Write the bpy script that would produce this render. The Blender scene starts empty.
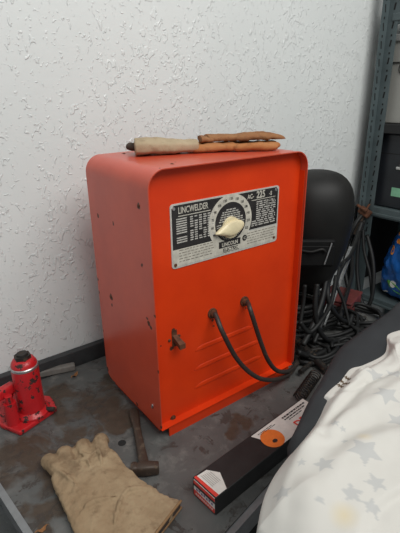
import bpy, bmesh, math, random
from mathutils import Vector, Matrix, Euler, noise
random.seed(7)
scene = bpy.context.scene
C = scene.collection
PI = math.pi

# ------------------------------------------------------------ camera, light, exposure
CAM = Vector((-0.4197, -0.7340, 0.7845)); ROT = Euler((1.19612, 0.01463, -0.64136), 'XYZ'); FPX = 441.0
cd = bpy.data.cameras.new('camera'); cam = bpy.data.objects.new('camera', cd); C.objects.link(cam)
cam.location = CAM; cam.rotation_euler = ROT
cd.sensor_fit = 'VERTICAL'; cd.sensor_height = 36.0; cd.lens = FPX / 533 * 36.0; cd.clip_start = 0.02
scene.camera = cam
MR = ROT.to_matrix()
def at(u, v, axis=2, val=0.0):
    d = MR @ Vector(((u - 200) / FPX, -(v - 266.5) / FPX, -1.0))
    t = (val - CAM[axis]) / d[axis]
    return CAM + d * t

world = bpy.data.worlds.new('world'); scene.world = world; world.use_nodes = True
wn = world.node_tree.nodes; wl = world.node_tree.links
bg = wn['Background']
tc = wn.new('ShaderNodeTexCoord'); cr = wn.new('ShaderNodeValToRGB'); dp = wn.new('ShaderNodeVectorMath'); dp.operation = 'DOT_PRODUCT'
dp.inputs[1].default_value = Vector((-.35, -.55, .75)).normalized()
mp = wn.new('ShaderNodeMapRange'); mp.inputs['From Min'].default_value = -1; mp.inputs['From Max'].default_value = 1
wl.new(tc.outputs['Generated'], dp.inputs[0]); wl.new(dp.outputs['Value'], mp.inputs['Value']); wl.new(mp.outputs[0], cr.inputs[0]); wl.new(cr.outputs[0], bg.inputs['Color'])
cr.color_ramp.elements[0].position = 0.38; cr.color_ramp.elements[0].color = (0.035, 0.037, 0.04, 1)
cr.color_ramp.elements[1].position = 0.92; cr.color_ramp.elements[1].color = (0.86, 0.91, 0.92, 1)
bg.inputs['Strength'].default_value = 0.55

def area(name, loc, target, size, power, color):
    l = bpy.data.lights.new(name, 'AREA'); l.shape = 'RECTANGLE'; l.size, l.size_y = size; l.energy = power; l.color = color
    o = bpy.data.objects.new(name, l); C.objects.link(o); o.location = loc
    o.rotation_euler = (Vector(target) - Vector(loc)).to_track_quat('-Z', 'Y').to_euler()
    return o
area('doorway_daylight', (0.35, -1.55, 2.45), (0.2, 0.3, 0.3), (2.0, 1.3), 54, (1.0, 0.995, 0.96))
area('ceiling_daylight', (-0.2, -0.9, 2.3), (0.1, 0.2, 0.2), (1.6, 1.2), 5, (1.0, 0.99, 0.97))

vs = scene.view_settings
vs.view_transform = 'Standard'; vs.look = 'None'; vs.gamma = 1.0; vs.use_curve_mapping = False
vs.exposure = -0.04

# ------------------------------------------------------------ materials
class NT:
    def __init__(s, name):
        s.m = bpy.data.materials.new(name); s.m.use_nodes = True
        s.t = s.m.node_tree; s.n = s.t.nodes; s.b = s.n['Principled BSDF']
        s.co = s.n.new('ShaderNodeTexCoord').outputs['Object']
    def link(s, a, b): s.t.links.new(a, b)
    def noise(s, scale, detail=4, rough=0.6, dist=0.0, vec=None):
        n = s.n.new('ShaderNodeTexNoise'); n.inputs['Scale'].default_value = scale; n.inputs['Detail'].default_value = detail
        n.inputs['Roughness'].default_value = rough; n.inputs['Distortion'].default_value = dist
        s.link(vec or s.co, n.inputs['Vector']); return n.outputs['Fac']
    def ramp(s, fac, a, b):
        r = s.n.new('ShaderNodeMapRange'); r.inputs['From Min'].default_value = a; r.inputs['From Max'].default_value = b
        s.link(fac, r.inputs['Value']); return r.outputs[0]
    def mix(s, fac, a, b):
        m = s.n.new('ShaderNodeMix'); m.data_type = 'RGBA'
        if isinstance(fac, (int, float)): m.inputs[0].default_value = fac
        else: s.link(fac, m.inputs[0])
        for k, v in ((6, a), (7, b)):
            if isinstance(v, tuple): m.inputs[k].default_value = (*v[:3], 1)
            else: s.link(v, m.inputs[k])
        return m.outputs[2]
    def math(s, op, a, b=None):
        m = s.n.new('ShaderNodeMath'); m.operation = op
        for k, v in ((0, a), (1, b)):
            if v is None: continue
            if isinstance(v, (int, float)): m.inputs[k].default_value = v
            else: s.link(v, m.inputs[k])
        return m.outputs[0]
    def bump(s, h, strength=0.3, dist=0.002, normal=None):
        b = s.n.new('ShaderNodeBump'); b.inputs['Strength'].default_value = strength; b.inputs['Distance'].default_value = dist
        s.link(h, b.inputs['Height'])
        if normal: s.link(normal, b.inputs['Normal'])
        s.link(b.outputs[0], s.b.inputs['Normal']); return b.outputs[0]
    def spots(s, pts, warp=0.012, wscale=45, base=(0, 0, 0)):
        """mask of irregular marks, pts = (x,y,z,r)"""
        nz = s.n.new('ShaderNodeTexNoise'); nz.inputs['Scale'].default_value = wscale; nz.inputs['Detail'].default_value = 3
        s.link(s.co, nz.inputs['Vector'])
        v1 = s.n.new('ShaderNodeVectorMath'); v1.operation = 'SUBTRACT'; s.link(nz.outputs['Color'], v1.inputs[0]); v1.inputs[1].default_value = (.5, .5, .5)
        v2 = s.n.new('ShaderNodeVectorMath'); v2.operation = 'SCALE'; s.link(v1.outputs[0], v2.inputs[0]); v2.inputs['Scale'].default_value = warp * 2
        v3 = s.n.new('ShaderNodeVectorMath'); v3.operation = 'ADD'; s.link(v2.outputs[0], v3.inputs[0]); s.link(s.co, v3.inputs[1])
        acc = None
        for x, y, z, r in pts:
            d = s.n.new('ShaderNodeVectorMath'); d.operation = 'DISTANCE'; s.link(v3.outputs[0], d.inputs[0]); d.inputs[1].default_value = (x - base[0], y - base[1], z - base[2])
            q = s.n.new('ShaderNodeMapRange'); q.inputs['From Min'].default_value = r; q.inputs['From Max'].default_value = r * 0.7
            s.link(d.outputs['Value'], q.inputs['Value'])
            acc = q.outputs[0] if acc is None else s.math('MAXIMUM', acc, q.outputs[0])
        return acc
    def color(s, c):
        if isinstance(c, tuple): s.b.inputs['Base Color'].default_value = (*c[:3], 1)
        else: s.link(c, s.b.inputs['Base Color'])
    def val(s, k, v):
        if isinstance(v, (int, float)): s.b.inputs[k].default_value = v
        else: s.link(v, s.b.inputs[k])

def simple(name, col, rough=0.5, metal=0.0, var=0.15, scale=30, bump=0.0, bscale=200, spec=0.5):
    m = NT(name); n = m.noise(scale)
    d = tuple(max(0, c * (1 - var)) for c in col); e = tuple(min(1, c * (1 + var)) for c in col)
    m.color(m.mix(m.ramp(n, .3, .7), d, e)); m.val('Roughness', rough); m.val('Metallic', metal); m.val('Specular IOR Level', spec)
    if bump: m.bump(m.noise(bscale), bump, 0.001)
    return m.m

def worn(name, col, chip, amount=0.62, scale=35, rough=0.45, metal=0.0, var=0.15, bump=.4):
    """paint with chipped or rusted patches"""
    m = NT(name); n = m.noise(scale, 8, .65); k = m.ramp(n, amount, amount + .03)
    base = m.mix(m.ramp(m.noise(12), .3, .7), tuple(c * (1 - var) for c in col), tuple(min(1, c * (1 + var)) for c in col))
    ch = m.mix(m.noise(150), chip, tuple(c * .4 for c in chip))
    m.color(m.mix(k, base, ch)); m.val('Roughness', m.math('ADD', m.math('MULTIPLY', k, .4), rough)); m.val('Metallic', metal)
    m.bump(m.math('SUBTRACT', m.noise(300), k), bump, 0.0008)
    return m.m

M = {}
FZ = -0.86
# rough stucco wall
m = NT('stucco'); n1 = m.noise(38, 3, .55, .6); n2 = m.noise(85, 2, .5, .4)
mpg = m.n.new('ShaderNodeMapping'); mpg.inputs['Scale'].default_value = (1.0, 1, .72); mpg.inputs['Rotation'].default_value = (0, .5, 0); m.link(m.co, mpg.inputs[0])
n3 = m.noise(62, 2, .45, .9, vec=mpg.outputs[0]); n4 = m.noise(5, 2)
k = m.ramp(m.math('ADD', n3, m.math('MULTIPLY', m.math('SUBTRACT', n4, .5), .30)), .60, .66); k2 = m.ramp(n2, .64, .70)
h = m.math('ADD', m.math('MAXIMUM', k, m.math('MULTIPLY', k2, .6)), m.math('MULTIPLY', n1, .25))
m.color(m.mix(n4, (.68, .70, .69), (.74, .755, .745))); m.val('Roughness', .38); m.bump(h, .6, .003); M['stucco'] = m.m
# bench top
m = NT('bench_paint'); a = m.noise(7, 8, .62, .8); b = m.noise(28, 8, .7, .5); g = m.noise(3)
grey = m.mix(m.ramp(g, .35, .65), (.066, .066, .064), (.108, .108, .104))
dust = m.mix(m.math('MULTIPLY', m.ramp(b, .50, .68), m.ramp(m.noise(5, 4), .3, .75)), grey, (.20, .19, .175))
brn = m.mix(m.noise(40), (.030, .020, .013), (.085, .06, .042))
left = m.spots([(-.22, .12, 0, .10), (-.28, .16, 0, .09), (-.14, .13, 0, .05), (-.06, .22, 0, .08), (-.16, .30, 0, .09), (-.05, .14, 0, .05), (-.3, -.02, 0, .06), (0.2, -.08, 0, .05), (.02, .30, 0, .05)], .09, 14, (.2, .1, FZ))
km = m.math('MULTIPLY', m.ramp(a, .43, .49), left)
thin = m.math('MAXIMUM', m.math('MULTIPLY', m.ramp(m.noise(18, 8, .7, 1.5), .56, .58), m.ramp(m.noise(9), .45, .55)), m.math('MULTIPLY', m.ramp(m.noise(34, 8, .75, 1.0), .57, .59), left))
c = m.mix(km, dust, brn); c = m.mix(m.math('MULTIPLY', thin, .8), c, (.04, .032, .027))
m.color(c); m.val('Roughness', m.math('ADD', .38, m.math('MULTIPLY', b, .3)))
m.bump(m.math('ADD', m.math('SUBTRACT', b, km), m.math('MULTIPLY', thin, -.6)), .5, .0018); M['bench'] = m.m
# welder paint
def paint(name, col, pts, fade, rough):
    m = NT(name); s1 = m.spots(pts, .006, 90, (.2308, .1472, 0)); n = m.noise(8, 5); fl = m.ramp(m.noise(75, 6, .7), .71, .73)
    base = m.mix(m.ramp(n, .3, .7), col, fade)
    ru = m.mix(m.noise(200), (.10, .03, .012), (.03, .014, .008))
    k = m.math('MAXIMUM', s1, m.math('MULTIPLY', fl, .7))
    m.val('Specular IOR Level', .38 if rough > .4 else .6)
    m.color(m.mix(k, base, ru)); m.val('Roughness', m.math('ADD', rough, m.math('MULTIPLY', k, .35)))
    m.bump(m.math('SUBTRACT', m.math('MULTIPLY', m.noise(60), .25), k), .25, .001)
    return m.m
hoodpts = []
for u, v, r in ((138.5, 206, .006), (98, 216, .005), (113.5, 224, .004), (142, 265, .004), (111, 297, .008), (112, 305, .004), (99, 292, .005), (147, 318, .004), (149, 324, .006), (151, 328, .004), (152.5, 407, .004), (103, 330, .003)):
    q = at(u, v, 0, 0.0); hoodpts.append((q.x, q.y, q.z, r * 1.3))
for u, v, r in ((124, 153.5, .006), (128, 152, .004), (172, 164, .004), (160, 168, .003), (176, 162, .003)):
    q = at(u, v, 2, .65); hoodpts.append((q.x, q.y, q.z, r * 1.3))
hoodpts += [(0, .0, .04, .006), (0, .29, .05, .008), (0, .29, .33, .005), (0, .0, .20, .004), (0, .0, .34, .004), (0, .12, .034, .006)]
M['hood'] = paint('faded_red_paint', (.48, .056, .026), hoodpts, (.58, .078, .036), .30)
pp = []
YP = 0.022
for u, v, r in ((173, 330, .006), (172, 348, .007), (175, 337, .008), (178, 336, .004), (161, 346, .003), (213, 320, .004), (214, 326, .003), (246, 308, .004), (157, 428, .006), (173, 417, .004), (290, 352, .003)):
    q = at(u, v, 1, YP); pp.append((q.x, q.y, q.z, r))
M['panel'] = paint('orange_red_paint', (.60, .034, .003), pp, (.70, .046, .004), .42)
M['rust'] = simple('rusty_steel', (.11, .042, .02), .75, .3, .5, 90, .5, 300)
M['plate_white'] = simple('aged_plate_white', (.52, .49, .42), .4, 0, .18, 60)
M['plate_metal'] = simple('plate_edge_metal', (.62, .60, .55), .35, .3, .1, 60)
M['print_brown'] = simple('plate_brown_print', (.22, .19, .16), .5, 0, .3, 200)
M['plate_black'] = simple('plate_black', (.022, .02, .02), .4, 0, .3, 60)
M['plate_grey'] = simple('plate_worn_lettering', (.46, .44, .40), .5, 0, .25, 200)
M['ivory'] = simple('aged_ivory_plastic', (.72, .62, .40), .38, 0, .12, 30)
M['gauge_rubber'] = simple('black_cable_rubber', (.009, .009, .009), .55, 0, .3, 50, .15, 200, .35)
M['cable_brown'] = worn('dusty_cable_rubber', (.035, .026, .022), (.10, .06, .04), .6, 60, .5)
M['jack_red'] = worn('chipped_red_paint', (.46, .012, .016), (.04, .018, .015), .565, 55, .32)
M['dark_steel'] = worn('dark_oily_steel', (.026, .023, .021), (.12, .085, .06), .55, 70, .5, .4)
M['hammer'] = worn('brown_oily_steel', (.055, .036, .026), (.14, .095, .065), .57, 60, .5, .2)
M['steel'] = simple('worn_bright_steel', (.42, .42, .42), .35, .8, .2, 60)
M['suede'] = None
def leather(name, c1, c2, c3, sc=14, rough=.9, bump=.6, dirt=None):
    m = NT(name); n = m.noise(sc, 6, .6); n2 = m.noise(sc * 3, 5, .6)
    b = m.mix(m.ramp(n, .35, .68), c1, c2)
    if dirt: b = m.mix(m.math('MULTIPLY', m.spots(dirt, .02, 40, (-.18, -.06, 0)), m.math('MULTIPLY', m.ramp(m.noise(22, 6), .35, .65), .6)), b, (.10, .06, .035))
    m.color(m.mix(m.math('MULTIPLY', m.ramp(n2, .55, .75), .7), b, c3)); m.val('Roughness', rough); m.val('Specular IOR Level', .15)
    m.bump(m.math('ADD', m.math('MULTIPLY', m.noise(400, 4), .5), m.noise(40, 4, .6, .8)), bump, .0022); return m.m
M['suede'] = leather('tan_suede', (.27, .185, .11), (.36, .265, .165), (.15, .095, .055), dirt=[(-.25, .08, .02, .04), (-.205, .07, .02, .035), (-.165, .07, .02, .035), (-.125, .06, .02, .03), (-.22, .03, .03, .03), (-.15, .03, .03, .025)])
M['suede_edge'] = leather('brown_suede_edge', (.22, .12, .06), (.30, .19, .10), (.10, .05, .03))
M['cuff_suede'] = leather('grey_tan_suede', (.33, .25, .16), (.42, .33, .22), (.22, .15, .09))
M['leather_orange'] = leather('orange_brown_leather', (.36, .14, .05), (.42, .19, .08), (.14, .06, .03), 18)
M['leather_dark'] = leather('dark_brown_leather', (.22, .09, .04), (.30, .15, .07), (.09, .045, .03), 20)
M['lining'] = simple('dark_lining', (.06, .04, .03), .95, 0, .3, 60)
M['box_black'] = simple('black_carton', (.018, .018, .018), .5, 0, .25, 25, .1, 200, .35)
M['label_white'] = simple('label_white', (.66, .64, .60), .45, 0, .08, 60)
M['label_grey'] = simple('label_grey', (.42, .40, .37), .5, 0, .15, 90)
M['label_orange'] = simple('label_orange', (.80, .19, .03), .45, 0, .08, 60)
M['label_red'] = simple('label_red', (.66, .05, .035), .45, 0, .08, 60)
M['ink'] = simple('label_ink', (.02, .018, .018), .5, 0, .2, 60)
M['violet'] = simple('label_violet', (.18, .10, .22), .5, 0, .2, 60)
M['trim'] = simple('grey_edge_trim', (.13, .14, .145), .35, .1, .2, 20, .1)
M['trim_light'] = simple('light_grey_edge_trim', (.20, .205, .21), .35, .2, .2, 20)
M['baton'] = simple('grey_wood_baton', (.17, .155, .14), .7, 0, .2, 40, .3)
M['black_strip'] = simple('black_board', (.035, .036, .038), .6, 0, .3, 20, .2)
M['leg_dark'] = simple('dark_bench_frame', (.012, .012, .012), .7)
M['floor'] = simple('dark_concrete', (.06, .06, .06), .8, 0, .3, 8, .3, 60)
M['wall_side'] = simple('dull_grey_wall', (.10, .10, .10), .8, 0, .1, 8)
M['rack'] = worn('grey_green_rack_paint', (.085, .11, .115), (.28, .30, .30), .70, 60, .45, .1)
M['hole'] = simple('dark_hole', (.008, .008, .008), .8)
M['alu'] = simple('brushed_aluminium', (.62, .62, .60), .32, .6, .15, 15)
M['beige'] = simple('beige_case_panel', (.30, .295, .27), .5, 0, .08, 8)
M['case_black'] = simple('black_case', (.014, .016, .020), .4, 0, .2, 12)
M['green_label'] = simple('pale_green_label', (.22, .48, .30), .5)
M['blue_bag'] = simple('blue_plastic_sack', (.012, .10, .36), .3, 0, .3, 14, .5, 30)
M['bag_orange'] = simple('sack_orange_print', (.80, .28, .05), .4)
M['bag_green'] = simple('sack_green_print', (.10, .32, .06), .4)
M['helmet'] = simple('black_helmet_shell', (.010, .0095, .009), .55, 0, .25, 10, .08, 60, .3)
M['helmet_dark'] = simple('black_visor', (.006, .006, .006), .6, 0, .2, 20, 0, 200, .2)
M['red_box'] = simple('dull_red_plastic', (.12, .022, .02), .6, 0, .3, 20)
M['charcoal'] = simple('charcoal_fabric', (.032, .034, .037), .85, 0, .12, 20, .35, 500, .2)
M['leaf'] = simple('dry_leaf', (.28, .13, .05), .8, 0, .3, 80)
M['frame_dark'] = simple('dark_seat_frame', (.02, .02, .02), .4, .3)

# ------------------------------------------------------------ builders
BASE = {}
def obj(name, bm, mat, parent=None, smooth=False, label=None, **props):
    """bm in world coordinates; parts are stored relative to their thing's base"""
    me = bpy.data.meshes.new(name)
    if isinstance(bm, bmesh.types.BMesh):
        bmesh.ops.recalc_face_normals(bm, faces=bm.faces[:]) if not props.pop('keepn', False) else None
        bm.to_mesh(me); bm.free()
    else: me = bm
    props.pop('keepn', None)
    for mt in (mat if isinstance(mat, (list, tuple)) else [mat]):
        if mt: me.materials.append(mt)
    if smooth:
        for p in me.polygons: p.use_smooth = True
    if smooth == 'auto':
        me.set_sharp_from_angle(angle=math.radians(38))
    o = bpy.data.objects.new(name, me); C.objects.link(o)
    if parent is not None:
        b = BASE[parent.name]; me.transform(Matrix.Translation(-b)); o.parent = parent; BASE[o.name] = b
    else: BASE[o.name] = Vector((0, 0, 0))
    if label: o['label'] = label
    for k, v in props.items(): o[k] = v
    return o
def thing(name, loc, label, cat, group=None):
    o = bpy.data.objects.new(name, None); C.objects.link(o); o.location = loc; o.empty_display_size = .05
    BASE[o.name] = Vector(loc); o['label'] = label; o['category'] = cat
    if group: o['group'] = group
    return o
def tag(o, label, cat, group=None):
    o['label'] = label; o['category'] = cat
    if group: o['group'] = group
    return o
def solo(name, bm, mat, label, cat, group=None, smooth=False, base=None):
    """a thing that is one mesh, origin moved to its base"""
    o = obj(name, bm, mat, None, smooth)
    xs = [v.co for v in o.data.vertices]
    b = base or Vector((sum(v.x for v in xs) / len(xs), sum(v.y for v in xs) / len(xs), min(v.z for v in xs)))
    o.data.transform(Matrix.Translation(-b)); o.location = b; BASE[o.name] = b
    return tag(o, label, cat, group)

def nb(): return bmesh.new()
def box(bm, c, s, rot=None, bev=0.0, seg=2):
    r = bmesh.ops.create_cube(bm, size=1.0)
    vs_ = r['verts']; R_ = rot.to_matrix().to_4x4() if isinstance(rot, Euler) else (rot.to_4x4() if rot else Matrix())
    bmesh.ops.transform(bm, matrix=Matrix.Translation(Vector(c)) @ R_ @ Matrix.Diagonal((*s, 1)), verts=vs_)
    if bev:
        es = list({e for v in vs_ for e in v.link_edges})
        bmesh.ops.bevel(bm, geom=es, offset=bev, segments=seg, affect='EDGES', profile=.5)
    return bm
def frame_of(d):
    d = d.normalized(); u = Vector((0, 0, 1)) if abs(d.z) < .9 else Vector((1, 0, 0))
    a = d.cross(u).normalized(); return a, d.cross(a).normalized()
def rings(bm, rs, cap=True, closed=False):
    vr = [[bm.verts.new(p) for p in r] for r in rs]; n = len(vr[0])
    for i in range(len(vr) - (0 if closed else 1)):
        a, b = vr[i], vr[(i + 1) % len(vr)]
        for j in range(n): bm.faces.new((a[j], a[(j + 1) % n], b[(j + 1) % n], b[j]))
    if cap and not closed: bm.faces.new(vr[0][::-1]); bm.faces.new(vr[-1])
    return bm
def cyl(bm, p0, p1, r0, r1=None, n=20):
    p0, p1 = Vector(p0), Vector(p1); a, b = frame_of(p1 - p0); r1 = r0 if r1 is None else r1
    return rings(bm, [[p + (a * math.cos(t) + b * math.sin(t)) * r for t in [2 * PI * k / n for k in range(n)]] for p, r in ((p0, r0), (p1, r1))])
def smoothpts(pts, n=8):
    P = [Vector(p) for p in pts]; out = []
    for i in range(len(P) - 1):
        a = P[max(i - 1, 0)]; b = P[i]; c = P[i + 1]; d = P[min(i + 2, len(P) - 1)]
        for k in range(n):
            t = k / n
            out.append(.5 * ((2 * b) + (c - a) * t + (2 * a - 5 * b + 4 * c - d) * t * t + (3 * b - a - 3 * c + d) * t ** 3))
    out.append(P[-1]); return out
def tube(bm, pts, r, n=10, sm=8):
    P = smoothpts(pts, sm) if sm else [Vector(p) for p in pts]
    d = (P[1] - P[0]); a, b = frame_of(d); rs = []
    for i, p in enumerate(P):
        t = (P[min(i + 1, len(P) - 1)] - P[max(i - 1, 0)]).normalized()
        a = (a - t * a.dot(t)).normalized(); b = t.cross(a)
        rr = r(i / (len(P) - 1)) if callable(r) else r
        rs.append([p + (a * math.cos(w) + b * math.sin(w)) * rr for w in [2 * PI * k / n for k in range(n)]])
    return rings(bm, rs)
def lathe(bm, prof, c, n=40, rot=None):
    c = Vector(c); R_ = rot or Matrix.Identity(3)
    return rings(bm, [[c + R_ @ Vector((max(r, 1e-4) * math.cos(t), max(r, 1e-4) * math.sin(t), z)) for t in [2 * PI * k / n for k in range(n)]] for r, z in prof])
def prism(bm, poly, vec):
    vec = Vector(vec); a = [bm.verts.new(p) for p in poly]; b = [bm.verts.new(Vector(p) + vec) for p in poly]; n = len(a)
    bm.faces.new(a); bm.faces.new(b[::-1])
    for i in range(n): bm.faces.new((a[i], b[i], b[(i + 1) % n], a[(i + 1) % n]))
    return bm
def rrect(x0, z0, x1, z1, r, n=6):
    out = []
    for cx, cz, s in ((x1 - r, z1 - r, 0), (x0 + r, z1 - r, 1), (x0 + r, z0 + r, 2), (x1 - r, z0 + r, 3)):
        for k in range(n + 1):
            t = PI / 2 * (s + k / n); out.append((cx + r * math.cos(t), cz + r * math.sin(t)))
    return out
def text_bm(s, size, M4, ext=.0002, off=0.0, xs=1.0, align='LEFT'):
    cu = bpy.data.curves.new('text', 'FONT'); cu.body = s; cu.size = size; cu.extrude = ext; cu.offset = off; cu.align_x = align; cu.resolution_u = 3
    o = bpy.data.objects.new('text', cu); C.objects.link(o); bpy.context.view_layer.update()
    dg = bpy.context.evaluated_depsgraph_get(); me = bpy.data.meshes.new_from_object(o.evaluated_get(dg))
    bm = nb(); bm.from_mesh(me); bmesh.ops.transform(bm, matrix=M4 @ Matrix.Diagonal((xs, 1, 1, 1)), verts=bm.verts[:])
    bpy.data.objects.remove(o); bpy.data.curves.remove(cu); bpy.data.meshes.remove(me)
    return bm
def merge(bm, other):
    me = bpy.data.meshes.new('tmp'); other.to_mesh(me); other.free(); bm.from_mesh(me); bpy.data.meshes.remove(me); return bm
def baked(bm, mods):
    """mesh of a bmesh after modifiers"""
    me = bpy.data.meshes.new('tmp'); bmesh.ops.recalc_face_normals(bm, faces=bm.faces[:]); bm.to_mesh(me); bm.free()
    o = bpy.data.objects.new('tmp', me); C.objects.link(o)
    for ty, kw in mods:
        md = o.modifiers.new(ty, ty)
        for k_, v_ in kw.items(): setattr(md, k_, v_)
    bpy.context.view_layer.update(); dg = bpy.context.evaluated_depsgraph_get()
    r = bpy.data.meshes.new_from_object(o.evaluated_get(dg)); bpy.data.objects.remove(o); return r

# ------------------------------------------------------------ the setting
FZ = -0.86
WY = 0.462
w = obj('wall_back', box(nb(), (0.1, WY + .05, .7), (4.2, .1, 3.2)), M['stucco'], kind='structure')
obj('wall_right', box(nb(), (2.15, -.6, .7), (.1, 2.2, 3.2)), M['wall_side'], kind='structure')
obj('floor', box(nb(), (0.1, -1.0, FZ - .05), (4.2, 3.1, .1)), M['floor'], kind='structure')

# workbench
a0, a1 = at(0, 487), at(30, 533); dl = (a1 - a0).normalized()
f0, f1 = at(224, 533), at(270, 482); df = (f1 - f0).normalized()
# left edge meets front edge
den = dl.x * (-df.y) + df.x * dl.y
tt = ((f0.x - a0.x) * (-df.y) + df.x * (f0.y - a0.y)) / den
FL = a0 + dl * tt
BL = a0 + dl * ((WY - .03 - a0.y) / dl.y)
XR = 1.0
FR = f0 + df * ((XR - f0.x) / df.x)
BR = Vector((XR, WY - .03, 0))
bench = thing('workbench', (0.2, .1, FZ), 'grey painted workbench with stained top that carries the red welder', 'workbench')
top_poly = [FL, FR, BR, BL]
hole = at(122, 443)
bm = prism(nb(), [Vector((p.x, p.y, 0)) for p in top_poly], (0, 0, -.028))
obj('benchtop', bm, M['bench'], bench)
def edge(name, p, q, mat, wdt=.012, drop=.034, up=.002, inner=.004):
    d = (q - p).normalized(); nrm = Vector((d.y, -d.x, 0))
    if nrm.dot(Vector((.3, .1, 0)) - p) > 0: nrm = -nrm
    bm = nb(); pr = [(-inner, up), (wdt, up), (wdt, -drop), (-inner, -drop)]
    rings(bm, [[c + nrm * x + Vector((0, 0, z)) for x, z in pr] for c in (p, q)])
    return obj(name, bm, mat, bench)
edge('edge_trim', FL, BL, M['trim_light'], .010, .03, .002)
edge('edge_trim', FL, FR, M['trim_light'], .014, .05, -.004, 0)
for x, y in ((FL.x + .05, FL.y + .06), (FL.x + .05, .38), (XR - .06, .38), (XR - .06, -.02)):
    obj('leg', box(nb(), (x, y, (FZ - .028) / 2), (.05, .05, -FZ - .028)), M['leg_dark'], bench)
obj('lower_shelf', box(nb(), (.42, .12, -.6), (1.5, .5, .02)), M['leg_dark'], bench)
solo('drilled_hole', lathe(nb(), [(.0, .0002), (.008, .0004), (.0085, .0010), (.0095, .0010), (.010, .0002)], hole, 20), M['hole'], 'small round dark hole ring in the bench top beside the glove', 'hole')

# board and baton at the back of the bench
bm = nb(); yb = WY - .03
obj('black_backboard', box(nb(), (.45, WY - .012, .012), (1.58, .022, .075), None, .003), M['black_strip'])
tag(bpy.data.objects['black_backboard'], 'black strip of board along the wall at the back of the bench', 'board')
p0 = at(27, 376, 2, .012); p1 = at(75, 366, 2, .012)
bm = nb(); d = (p1 - p0).normalized()
box(bm, (p0 + p1) / 2 , ((p1 - p0).length, .022, .02), Matrix.Rotation(math.atan2(d.y, d.x), 3, 'Z'), .004)
solo('wood_baton', bm, M['baton'], 'short grey wooden baton lying on the bench against the wall', 'wood piece')

# ------------------------------------------------------------ the welder
W, D, H, Z0 = .4616, .2944, .62, .030
HT = Z0 + H
wel = thing('arc_welder', (W / 2, D / 2, 0), 'large orange-red metal arc welder with dial plate standing on the bench', 'welder')
def hoodpath(o, r0=.040, n=8):
    r = max(r0 - o, .002); pts = [(o, Z0)]
    for k in range(n + 1):
        t = PI - PI / 2 * k / n; pts.append((r0 + r * math.cos(t), HT - r0 + r * math.sin(t)))
    for k in range(n + 1):
        t = PI / 2 - PI / 2 * k / n; pts.append((W - r0 + r * math.cos(t), HT - r0 + r * math.sin(t)))
    pts.append((W - o, Z0)); return pts
bm = nb(); T = .0022
A_, B_ = hoodpath(0), hoodpath(T)
N = len(A_); ys = [0, .0025] + [D * k / 12 for k in range(1, 13)]
def cut(x, z, y, k):
    """rounded lower back corner and small lower front corner of the side sheets"""
    if k in (0, N - 1):
        if y > D - .03: z += .03 - math.sqrt(max(0, .03 ** 2 - (y - (D - .03)) ** 2))
        if y < .012: z += .012 - math.sqrt(max(0, .012 ** 2 - (.012 - y) ** 2))
    return z
ys = [0, .003, .007, .012] + [.03 + (D - .06) * k / 6 for k in range(7)] + [D - .02, D - .012, D - .005, D - .001]
vo = [[bm.verts.new((x, y, cut(x, z, y, k))) for k, (x, z) in enumerate(A_)] for y in ys]
vi = [[bm.verts.new((x, y, cut(x, z, y, k))) for k, (x, z) in enumerate(B_)] for y in ys]
for i in range(len(ys) - 1):
    for k in range(N - 1):
        bm.faces.new((vo[i][k], vo[i + 1][k], vo[i + 1][k + 1], vo[i][k + 1])); bm.faces.new((vi[i][k], vi[i][k + 1], vi[i + 1][k + 1], vi[i + 1][k]))
    for k in (0, N - 1): bm.faces.new((vo[i][k], vi[i][k], vi[i + 1][k], vo[i + 1][k]))
for i in (0, -1):
    for k in range(N - 1): bm.faces.new((vo[i][k], vo[i][k + 1], vi[i][k + 1], vi[i][k]))
obj('hood', bm, M['hood'], wel, 'auto', label='faded red sheet metal hood')
# front panel with folded sides, rests recessed inside the hood
def arch(o, r0=.040, zb=.0, n=8):
    return [(x, z) for x, z in hoodpath(o, r0, n)]
pz = .028
pl = [(x, (pz if i in (0, N - 1) else z)) for i, (x, z) in enumerate(hoodpath(T + .0003))]
bm = prism(nb(), [(x, YP, z) for x, z in pl], (0, .003, 0))
box(bm, (W / 2, YP / 2 + .001, pz + .001), (W - 2 * T - .001, YP - .002, .002))
obj('front_panel', bm, M['panel'], wel)
obj('back_panel', prism(nb(), [(x, D - .008, (Z0 + .032 if i in (0, N - 1) else z)) for i, (x, z) in enumerate(hoodpath(T + .0003))], (0, .003, 0)), M['hood'], wel)
# base pan with front rail
bm = nb()
box(bm, (W / 2, D / 2 + .01, .012), (W - .03, D - .05, .024))
prism(bm, [(.024, .004, 0), (W - .016, .004, 0), (W - .016, .004, .027), (.024, .004, .027)], (0, .003, 0))
box(bm, (W / 2 + .004, .018, .026), (W - .042, .028, .002))
obj('base_pan', bm, M['panel'], wel)
# inner flange seams on the right: a thin line where the panel folds
obj('panel_flange', box(nb(), (W - T - .0012, YP - .008, (pz + HT - .05) / 2), (.0016, .016, HT - .05 - pz)), M['panel'], wel)

# louvres
for (u0, v0, u1, v1) in ((195, 350, 253, 327.5), (194, 369, 260.6, 342), (194, 387.5, 262, 357)):
    p, q = at(u0, v0, 1, YP), at(u1, v1, 1, YP); z = (p.z + q.z) / 2; x0, x1 = p.x, q.x
    bm = nb(); rs = []
    for k in range(25):
        t = k / 24; x = x0 + (x1 - x0) * t; s = min(1, math.sin(PI * t) * 3.2) ** .7 + .02
        rs.append([(x, YP + .0005, z + .010 * s + .004), (x, YP - .0004 * s, z + .005 * s), (x, YP - .0014 * s, z - .001), (x, YP - .0013 * s, z - .003), (x, YP + .0005, z - .004)])
    rings(bm, rs); obj('louvre', bm, M['panel'], wel, True)
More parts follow.
